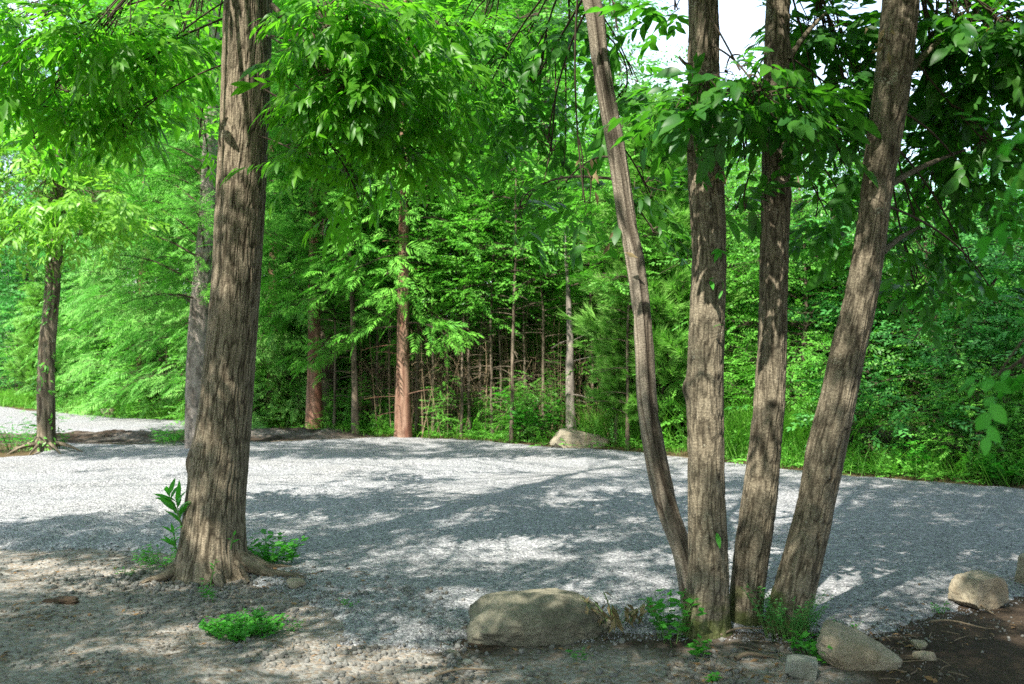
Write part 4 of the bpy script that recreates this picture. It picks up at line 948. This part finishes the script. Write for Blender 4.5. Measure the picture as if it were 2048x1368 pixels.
edge = [(brA, 3.4, 15.6, 1.2, .98, 'leafy tree with layered branches behind the upright trunk'), (brA, 5.0, 15.2, 2.0, 1.0, 'layered leafy tree seen right of the strongly leaning trunk'), (brB, 6.9, 12.0, 1.5, .92, 'bushy tree at the gravel edge near the right border'), (brB, 7.6, 13.8, 2.9, 1.02, 'bushy tree behind the one near the right border'),
        (brA, 6.4, 15.3, 4.2, 1.02, 'layered leafy tree behind the bushy edge tree'), (brB, 8.6, 11.4, .6, .95, 'bushy tree cut off by the right border'), (brA, 8.9, 15.2, 3.0, 1.1, 'leafy tree far back at the right border'), (brA, 4.0, 17.0, 5.2, 1.05, 'leafy tree top beside the sky gap, behind the layered ones'),
        (brB, -10.9, 26.2, 1.0, 1.1, 'bushy tree beyond the far gravel road'), (brB, -12.6, 28, 2.0, 1.0, 'bushy tree beyond the far road at the left border'), (brA, -9.3, 24.8, 3.0, 1.0, 'leafy tree beyond the far road beside the ivy clad trunk'), (brB, -13.4, 27.0, 5.0, 1.1, 'bushy tree beyond the far road cut by the left border'), (brA, -16.4, 31.5, 2.4, 1.3, 'leafy tree between the house and the left border'), (brB, -14.6, 30, 4.0, 1.25, 'bushy tree before the house at the left border')]
for (t, x, y, rz, s, lab) in edge: put(t, on(x, y, False), rz, s, lab, sz=s * (.8 if x / y > .3 else 1))
put(shA, on(5.35, 11.4, False), 0, .6, first=True); shA['label'] = 'bright low shrub at the gravel edge right of the strongly leaning trunk'
shr = [(6.0, 11.2, 1, .7, 'low shrub at the gravel edge near the right border'), (3.6, 13.4, 2, .75, 'low shrub between the upright and the mossy trunk'), (.3, 15.6, 3, .5, 'bright low shrub left of the far boulder'), (-7.4, 21.3, 4, 1.2, 'shrub at the edge of the far road beside the feathery cypress'), (-9.0, 23.3, 5, 1.25, 'shrub at the edge of the far road behind the ivy clad trunk'), (-11.6, 25.4, 1, 1.2, 'shrub at the edge of the far road by the left border'), (-5.0, 18.4, 2.5, 1.0, 'shrub at the foot of the feathery cypress beside the grey conifer'), (7.2, 10.6, 2.2, .9, 'shrub cut by the right border at the gravel edge'), (-1.0, 16.3, 1.1, .42, 'knee high shrub at the left foot of the dry thicket'), (-.3, 16.2, 3.1, .38, 'knee high shrub at the middle of the dry thicket'), (-2.35, 16.9, .5, .45, 'knee high shrub between the red barked cypresses'), (-2.95, 17.2, 5.5, .4, 'knee high shrub at the foot of the wide fluted trunk')]
for (x, y, rz, s, lab) in shr: put(shA, on(x, y, False), rz, s, lab)
# fillers deeper in the wood
r2 = np.random.default_rng(99)
pts = []
def far_enough(x, y, m): return all((x - a) ** 2 + (y - b) ** 2 > m * m for a, b in pts)
put(brC, on(-1.0, 19.8, False), 0, .95, first=True); pts.append((-1.0, 19.8)); brC['group'] = 'trees deep in the wood'
tries = 0
while len(pts) < 74 and tries < 6000:
    tries += 1
    y = r2.uniform(18.6, 44); x = r2.uniform(-.62 * y, .66 * y)
    px = CX + FX * x / y
    if x < -1.2 and y < 20.2: continue
    if px < 380 and y < 27 + max(0, (380 - px)) * .012: continue
    if px < 300 and r2.random() < .3: continue
    if not far_enough(x, y, 1.75 + .03 * (y - 18)): continue
    pts.append((x, y))
    topy = 300 if px > 1130 else (150 if px < 300 else -250)
    if px > 1500: topy = 440
    topy += r2.uniform(-60, 60)
    hmax = EYE + (HY - topy) / FX * y
    src, h0 = ((brC, 10.0) if px < 1130 else (brA, 4.6)) if r2.random() < .65 else ((cyC, 11.0) if px < 1130 else (brB, 4.9))
    s = float(np.clip(hmax / h0, .55, 1.9))
    lab = {brC: 'tall leafy tree deep in the wood', cyC: 'tall cypress deep in the wood', brA: 'leafy tree deep in the wood under the open sky', brB: 'bushy tree deep in the wood under the open sky'}[src]
    put(src, on(x, y, False), r2.random() * 6.28, min(s, 1.35), lab, sz=s, group='trees deep in the wood')
# dense low growth inside the wood
n = 0
while n < 60:
    y = r2.uniform(19.5, 34); x = r2.uniform(-.6 * y, .64 * y); px = CX + FX * x / y
    if px < 480 and y < 26 + max(0, 480 - px) * .012: continue
    put(shA, on(x, y, False), r2.random() * 6.28, r2.uniform(1.3, 2.1), 'shrub in the shade deep in the wood', group='shrubs deep in the wood'); n += 1

# dry thicket
def brush(seed, n=56, h=2.4, w=1.0):
    r = np.random.default_rng(seed); m = MB()
    b = np.stack([r.normal(0, w * .5, n), r.normal(0, .4, n), np.zeros(n)], -1); L = h * r.uniform(.35, 1, n)
    a = r.random(n) * 2 * PI; ln = r.uniform(.02, 1, n) ** 2.2 * .6
    e = b + np.stack([np.cos(a) * ln * L, np.sin(a) * ln * L * .6, L * np.sqrt(1 - .5 * ln ** 2)], -1)
    c = (b + e) / 2 + r.normal(0, .08, (n, 3)) + [0, 0, .12]
    tubes(m, b, c, e, .008, .003, 6, 4, 0)
    i = np.repeat(np.arange(n), 5); t = r.uniform(.3, 1, len(i))[:, None]
    p = (1 - t) ** 2 * b[i] + 2 * t * (1 - t) * c[i] + t ** 2 * e[i]
    q = p + norm(r.normal(0, 1, (len(i), 3)) * [1, .7, .7] + [0, 0, .15]) * r.uniform(.08, .42, (len(i), 1))
    tubes(m, p, (p + q) / 2 + r.normal(0, .05, p.shape) + [0, 0, .03], q, .0045, .002, 5, 3, 0)
    return m
bro = brush(5).build('dry_brush', [M['dry_twig']]); tag(bro, 'dry brown twig thicket in the middle of the shaded wood edge', 'brush'); bro.location = tuple(on(-.55, 16.6, False))
for (x, y, rz, s, lab) in ((-1.2, 16.7, .6, .9, 'dry twigs right behind the low sprayed red cypress'), (.15, 16.7, 2.5, 1.0, 'dry twig thicket at its right end'), (-1.9, 17.0, 3.6, .9, 'dry twigs between the two red barked cypresses'), (-2.5, 18.4, 4.4, .75, 'dry twigs right of the wide fluted trunk'), (.9, 16.2, 1.5, .8, 'dry twigs behind the split grey trunk'), (1.6, 16.4, 3.0, .75, 'dry twigs behind the far boulder'), (-.4, 18.3, 5.0, 1.2, 'tall dry twigs at the back of the thicket')):
    b = bro.copy(); COL.objects.link(b); b.location = tuple(on(x, y, False)); b.rotation_euler = (0, 0, rz); b.scale = (s, s, s); b['label'] = lab; b['group'] = 'dry brush at the wood edge'
bro['group'] = 'dry brush at the wood edge'

# ------------------------------------------------------------------ weeds and grass
def weed(name, label, cat, p, **k):
    seed = k.pop('seed', 1); mats = k.pop('mat', 'weed')
    o = weed_mesh(np.random.default_rng(seed), **k).build(name, [M[mats], M['stem']]); o.location = tuple(p); return tag(o, label, cat)
LRn = leaf_mid(1, .7, .15)
weed('clover_patch', 'bright green low weed patch on the crushed stone', 'weed', onG(488, 1268), n=190, h=.085, ls=.032, spread=.19, leaf=LRn, lean=.5, per=6, seed=3)
weed('weed', 'small weed tuft left of the foot of the thickest trunk', 'weed', on(-2.32, 6.62, False), n=34, h=.16, ls=.05, spread=.14, lean=.6, seed=4)
weed('weed', 'leafy weed right of the foot of the thickest trunk', 'weed', on(-1.62, 6.72, False), n=46, h=.20, ls=.06, spread=.13, leaf=LRn, lean=.45, seed=5)
weed('weed', 'sparse yellow green sprig in front of the thickest trunk', 'weed', onG(425, 1205), n=8, h=.13, ls=.04, spread=.05, lean=.25, per=7, seed=6)
weed('weed', 'tiny sprig on the stones above the bright weed patch', 'weed', onG(510, 1230), n=9, h=.06, ls=.03, spread=.08, seed=7)
weed('weed', 'leafy plant at the left foot of the four stemmed tree', 'weed', onG(1345, 1290), n=30, h=.22, ls=.055, spread=.13, leaf=LRn, lean=.4, seed=8)
weed('weed', 'fine leaved bush at the right foot of the four stemmed tree', 'weed', onG(1575, 1290), n=90, h=.24, ls=.028, spread=.12, lean=.5, per=12, seed=9, mat='broad_cool')
weed('weed', 'dark leaved weed left of the tilted tan rock', 'weed', onG(1640, 1325), n=44, h=.11, ls=.04, spread=.12, leaf=LRn, lean=.6, seed=10)
weed('weed', 'tiny bright seedling at the bottom border', 'weed', onG(1425, 1362), n=5, h=.04, ls=.035, spread=.003, leaf=LRn, seed=11)
weed('weed', 'pale sprig before the upright trunk', 'weed', onG(1395, 1325), n=8, h=.09, ls=.045, spread=.02, leaf=LRn, lean=.5, seed=12)
weed('weed', 'sprawling weed left of the foot of the ivy clad tree', 'weed', onG(25, 905), n=50, h=.50, ls=.12, spread=.35, leaf=LH_narrow, lean=.7, seed=13)
weed('weed', 'weed right of the foot of the ivy clad tree', 'weed', onG(118, 905), n=24, h=.3, ls=.08, spread=.15, lean=.6, seed=14)
weed('weed', 'rounded grassy weed at the end of the earth bank', 'weed', onG(340, 893), n=80, h=.26, ls=.09, spread=.22, leaf=leaf_mid(1, .16), lean=.5, seed=15)
weed('weed', 'bright leafy plant at the gravel edge right of the leaning trunk', 'weed', onG(1838, 948), n=46, h=.42, ls=.09, spread=.22, leaf=LRn, lean=.5, seed=16)
weed('weed', 'bright broad leaved plant at the gravel edge by the right border', 'weed', onG(2005, 968), n=40, h=.34, ls=.12, spread=.26, leaf=LRn, lean=.6, seed=17)
for i_, (px, py, h_, n_, lab) in enumerate(((250, 1155, .06, 7, 'tiny weed on bare earth left of the thickest trunk'), (700, 1215, .05, 6, 'tiny weed at the near edge of the gravel left of the big boulder'), (590, 1255, .07, 8, 'ragged little weed right of the bright weed patch'), (1160, 1318, .06, 7, 'tiny weed in front of the big boulder'), (1690, 1290, .08, 9, 'thin weed behind the tilted tan rock'), (1880, 1245, .06, 7, 'tiny weed on dark soil before the squarish rock'), (300, 1128, .10, 12, 'low weed on the gravel edge left of the thickest trunk'))):
    weed('weed', lab, 'weed', onG(px, py), n=n_, h=h_, ls=.03, spread=.05, lean=.6, seed=60 + i_)
weed('fern', 'fresh green fern left of the far boulder', 'fern', onG(1068, 882), n=30, h=.75, ls=.16, spread=.2, leaf=leaf_mid(1, .35), lean=.55, per=9, seed=18)
weed('withered_plant', 'withered tangle of drooping dry leaves at the end of the big boulder', 'withered plant', onG(1240, 1272) + [0, .08, .03], n=22, h=.12, ls=.075, spread=.13, leaf=LM, lean=.9, per=4, up=-1.0, seed=19, mat='dry')

bl = np.array([(-.5, 0, 0), (.5, 0, 0), (.38, .5, .10), (-.38, .5, .10), (0, 1, .42)]); 
def blades(mb, P, h, w, tilt=.45):
    n = len(P); a = rng.random(n) * 2 * PI
    S = h * rng.uniform(.5, 1.2, n)
    D = np.stack([np.cos(a) * tilt, np.sin(a) * tilt, np.ones(n)], -1); Nn = np.stack([-np.cos(a), -np.sin(a), np.full(n, .3)], -1)
    V = bl * np.array([w, 1, 1]); 
    F4, F3 = np.array([(0, 1, 2, 3)]), np.array([(3, 2, 4)])
    VV = frame_place(V, P, D, -Nn, S).reshape(-1, 3); T = np.repeat(rng.random(n), 5)
    k = np.arange(n)[:, None, None] * 5
    b0 = mb.n; mb.add(VV, (k + F4).reshape(-1, 4), 0, T)
    mb.F.append((k + F3).reshape(-1, 3) + b0); mb.M.append((0, n))
def along(poly, n, w, off=0.0):
    p = np.array([q_[:2] for q_ in poly], float); seg = np.linalg.norm(np.diff(p, axis=0), axis=1); l = np.concatenate([[0], np.cumsum(seg)])
    s = rng.random(n) * l[-1]; x = np.interp(s, l, p[:, 0]); y = np.interp(s, l, p[:, 1])
    k = fbm(np.column_stack([x * .8, y * .8, np.zeros(n)]), 12, 2) > rng.normal(-.3, .35, n)
    x = x + rng.normal(0, w * .5, n); y = y + off + np.abs(rng.normal(0, w, n))
    x, y = x[k], y[k]; ok = sdist(LOT, x, y) < -.02 + rng.normal(0, .08, len(x))
    x, y = x[ok], y[ok]
    return np.column_stack([x, y, gz(x, y)])
mb = MB()
blades(mb, along([(9, 8.6), (6.5, 9.9), G(2048, 980), G(1700, 950), G(1400, 918)], 1500, .5, .15), .5, .02)
blades(mb, along([G(1640, 932), G(1520, 922), G(1440, 916)], 1500, .5, .1), .95, .016, .35)
blades(mb, along([G(1330, 905), G(1250, 900), G(1170, 888)], 900, .3, .3), .85, .016, .4)
blades(mb, along([G(1370, 915), G(1100, 893), G(900, 879), G(750, 878), G(650, 872)], 2600, .5, .1), .16, .05, .6)
blades(mb, along([G(560, 856), G(520, 855), G(240, 835), G(0, 812), G(-200, 803)], 9000, .7, .15), .5, .025)
tag(mb.build('grass', [M['grass']]), 'uncut grass along the far edges of the gravel', kind='stuff')
mb = MB()
for poly, n, w in (([(9, 8.8), (6.5, 10.1), G(2048, 978), G(1700, 948), G(1400, 916)], 1900, .8), ([G(1370, 913), G(1100, 890), G(900, 877), G(750, 876), G(650, 870)], 1500, .9), ([G(560, 855), G(240, 834), G(0, 812), G(-200, 803)], 1600, 1.2), ([(-4.5, 20.5), (0, 19.5), (6, 17.5), (10, 16)], 1500, 1.6)):
    P = along(poly, n, w, .1); n = len(P); k = rng.integers(0, 5, n); D = rng.normal(0, 1, (n, 3)) * [1, 1, .2] + [0, 0, .5]
    for j in range(5):
        q = k == j; scatter(mb, T_small[j], P[q] + [0, 0, .03], D[q], rng.normal(0, .3, (q.sum(), 3)) + [0, 0, 1], rng.uniform(.5, 1.2, q.sum()))
tag(mb.build('ground_cover', [M['broad']]), 'low leafy ground cover on the floor of the wood edge', kind='stuff')
# leaf litter
mb = MB()
def litter(n, f):
    P = f(n); n = len(P); z = np.maximum(gz(P[:, 0], P[:, 1]), lot_h(P[:, 0], P[:, 1])[0]) + .006
    a = rng.random(n) * 2 * PI; D = np.stack([np.cos(a), np.sin(a), rng.normal(0, .15, n)], -1)
    scatter(mb, (LM[0], LM[1], np.full(5, .5)), np.column_stack([P, z]), D, rng.normal(0, .25, (n, 3)) + [0, 0, 1], rng.uniform(.018, .07, n), 0, rng.random(n))
litter(520, pxbox(880, 1700, 1275, 1380)); litter(120, pxbox(1660, 2060, 1230, 1380)); litter(420, pxbox(0, 800, 1100, 1380)); litter(30, gauss(BIG[0] + .45, BIG[1] - .15, .15, .1)); litter(60, pxbox(600, 2040, 920, 1250))
tag(mb.build('leaf_litter', [M['litter']]), 'scattered brown fallen leaves', kind='stuff')
mb = MB()
P = np.concatenate([pxbox(0, 800, 1110, 1375)(420), pxbox(880, 2050, 1285, 1375)(420)]); n = len(P)
z = np.maximum(gz(P[:, 0], P[:, 1]), lot_h(P[:, 0], P[:, 1])[0]) + .006; a = rng.random(n) * 2 * PI; l = rng.uniform(.02, .11, n)
A_ = np.column_stack([P, z]); E_ = A_ + np.column_stack([np.cos(a) * l, np.sin(a) * l, rng.uniform(-.002, .012, n)])
tubes(mb, A_, (A_ + E_) / 2 + np.column_stack([rng.normal(0, .012, n), rng.normal(0, .012, n), np.full(n, .006)]), E_, .0028, .0015, 4, 4, 0)
tag(mb.build('twig_litter', [M['stick']]), 'small broken twigs scattered over the bare earth', kind='stuff')
for (u0, v0, u1, v1, r0, lab) in ((870, 1352, 1010, 1330, .006, 'thin fallen stick at the bottom border below the big boulder'), (1470, 1332, 1545, 1322, .011, 'short pale stick before the four stemmed tree'), (1440, 1292, 1540, 1283, .006, 'thin stick leaning on the mossy foot of the four stemmed tree'), (1650, 1300, 1800, 1345, .005, 'thin root lying beside the tilted tan rock'), (1860, 1270, 1985, 1280, .006, 'long thin stick on the dark soil'), (1935, 1215, 1985, 1240, .008, 'pale root in front of the squarish rock')):
    a, b = onG(u0, v0) + [0, 0, .012], onG(u1, v1) + [0, 0, .02]; m = MB(); tt = np.linspace(0, 1, 14)[:, None]
    tube(m, a * (1 - tt) + b * tt + np.array([.0, .014, .010]) * np.sin(tt * 5), r0 * (1.1 - .6 * tt[:, 0]), 7, 0)
    tag(m.build('fallen_stick', [M['stick']]), lab, 'stick')

# ------------------------------------------------------------------ house glimpsed beyond the far road
M['plaster'] = plain_mat('pale_plaster', (.62, .58, .52), .9); M['tiles'] = plain_mat('grey_roof_tiles', (.34, .32, .33), .7); M['glass'] = plain_mat('dark_window_glass', (.04, .05, .06), .1, .5); M['timber'] = plain_mat('window_timber', (.35, .3, .25), .7)
def box(m, lo, hi, mat=0):
    x0, y0, z0 = lo; x1, y1, z1 = hi
    V = [(x0, y0, z0), (x1, y0, z0), (x1, y1, z0), (x0, y1, z0), (x0, y0, z1), (x1, y0, z1), (x1, y1, z1), (x0, y1, z1)]
    m.add(V, [(0, 3, 2, 1), (4, 5, 6, 7), (0, 1, 5, 4), (1, 2, 6, 5), (2, 3, 7, 6), (3, 0, 4, 7)], mat)
hs = thing('house', 'pale house with a grey gable roof glimpsed behind trees at the left border', 'house', (-21.5, 46, 0.2), .25)
m = MB(); box(m, (-5, 0, -.2), (5, 7, 3.0)); m.add([(-5, 0, 3), (-5, 7, 3), (-5, 3.5, 4.9), (5, 0, 3), (5, 7, 3), (5, 3.5, 4.9)], [(0, 1, 2), (3, 5, 4)]); m.build('wall', [M['plaster']], hs, False)
m = MB(); m.add([(-5.6, -.6, 2.75), (5.6, -.6, 2.75), (5.6, 3.5, 5.05), (-5.6, 3.5, 5.05), (-5.6, 7.6, 2.75), (5.6, 7.6, 2.75), (-5.6, -.6, 2.9), (5.6, -.6, 2.9), (5.6, 3.5, 5.2), (-5.6, 3.5, 5.2), (-5.6, 7.6, 2.9), (5.6, 7.6, 2.9)],
               [(0, 3, 2, 1), (3, 4, 5, 2), (6, 7, 8, 9), (9, 8, 11, 10), (0, 1, 7, 6), (4, 10, 11, 5), (1, 2, 8, 7), (2, 5, 11, 8), (0, 6, 9, 3), (3, 9, 10, 4)]); m.build('roof', [M['tiles']], hs, False)
for x in (-3.2, .2, 3.3):
    m = MB(); box(m, (x - .75, -.06, .9), (x + .75, -.003, 2.2)); o = m.build('window', [M['timber']], hs, False)
    m = MB(); box(m, (x - .65, -.075, 1.0), (x - .03, -.063, 2.1)); box(m, (x + .03, -.075, 1.0), (x + .65, -.063, 2.1)); m.build('pane', [M['glass']], o, False)

# ------------------------------------------------------------------ sky, sun, camera
w = bpy.data.worlds.new('World'); scene.world = w; w.use_nodes = True
nt = w.node_tree; nt.nodes.clear(); q = N(nt)
sky = q('ShaderNodeTexSky', sky_type='NISHITA', sun_disc=False, sun_elevation=SUN_EL, sun_rotation=math.radians(180) + SUN_AZ, air_density=1.0, dust_density=1.6, ozone_density=1.0)
co = q('ShaderNodeTexCoord').outputs['Generated']
mp = q('ShaderNodeMapping', {'Vector': co, 'Scale': (1, 1, 2.6)}).outputs[0]
cl = q('ShaderNodeTexNoise', {'Vector': mp, 'Scale': 2.6, 'Detail': 8, 'Roughness': .58}).outputs[0]
cf = q.ramp(cl, [(.36, (0, 0, 0)), (.62, (1, 1, 1))])
c = q.mix(q.math('MULTIPLY', cf, .8), sky.outputs[0], (4.6, 5.3, 6.2))
bg = q('ShaderNodeBackground', {'Color': c, 'Strength': .125}); o = nt.nodes.new('ShaderNodeOutputWorld'); nt.links.new(bg.outputs[0], o.inputs[0])
sd_ = bpy.data.lights.new('sun', 'SUN'); sd_.energy = 4.6; sd_.angle = math.radians(.53); sd_.color = (1, .95, .87)
so = bpy.data.objects.new('sun', sd_); COL.objects.link(so); so.rotation_euler = Vector(SUNV).to_track_quat('Z', 'Y').to_euler(); so.location = (0, 0, 30)
cam = bpy.data.cameras.new('camera'); co_ = bpy.data.objects.new('camera', cam); COL.objects.link(co_)
cam.lens = 35; cam.sensor_width = 36; cam.clip_end = 2000; cam.clip_start = .05
co_.location = (0, 0, EYE); co_.rotation_euler = (PI / 2 + (HY - 684) / FX, 0, 0)
cam.dof.use_dof = True; cam.dof.focus_distance = 6.6; cam.dof.aperture_fstop = 2.8
scene.camera = co_
vs = scene.view_settings; scene.display_settings.display_device = 'sRGB'
vs.view_transform = 'Standard'; vs.look = 'None'; vs.exposure = 1.83; vs.gamma = 1.0; vs.use_curve_mapping = False
cy = scene.cycles
cy.max_bounces = 7; cy.diffuse_bounces = 3; cy.glossy_bounces = 2; cy.transmission_bounces = 5; cy.transparent_max_bounces = 4
cy.use_denoising = False; cy.sample_clamp_indirect = 3; cy.caustics_reflective = False; cy.caustics_refractive = False
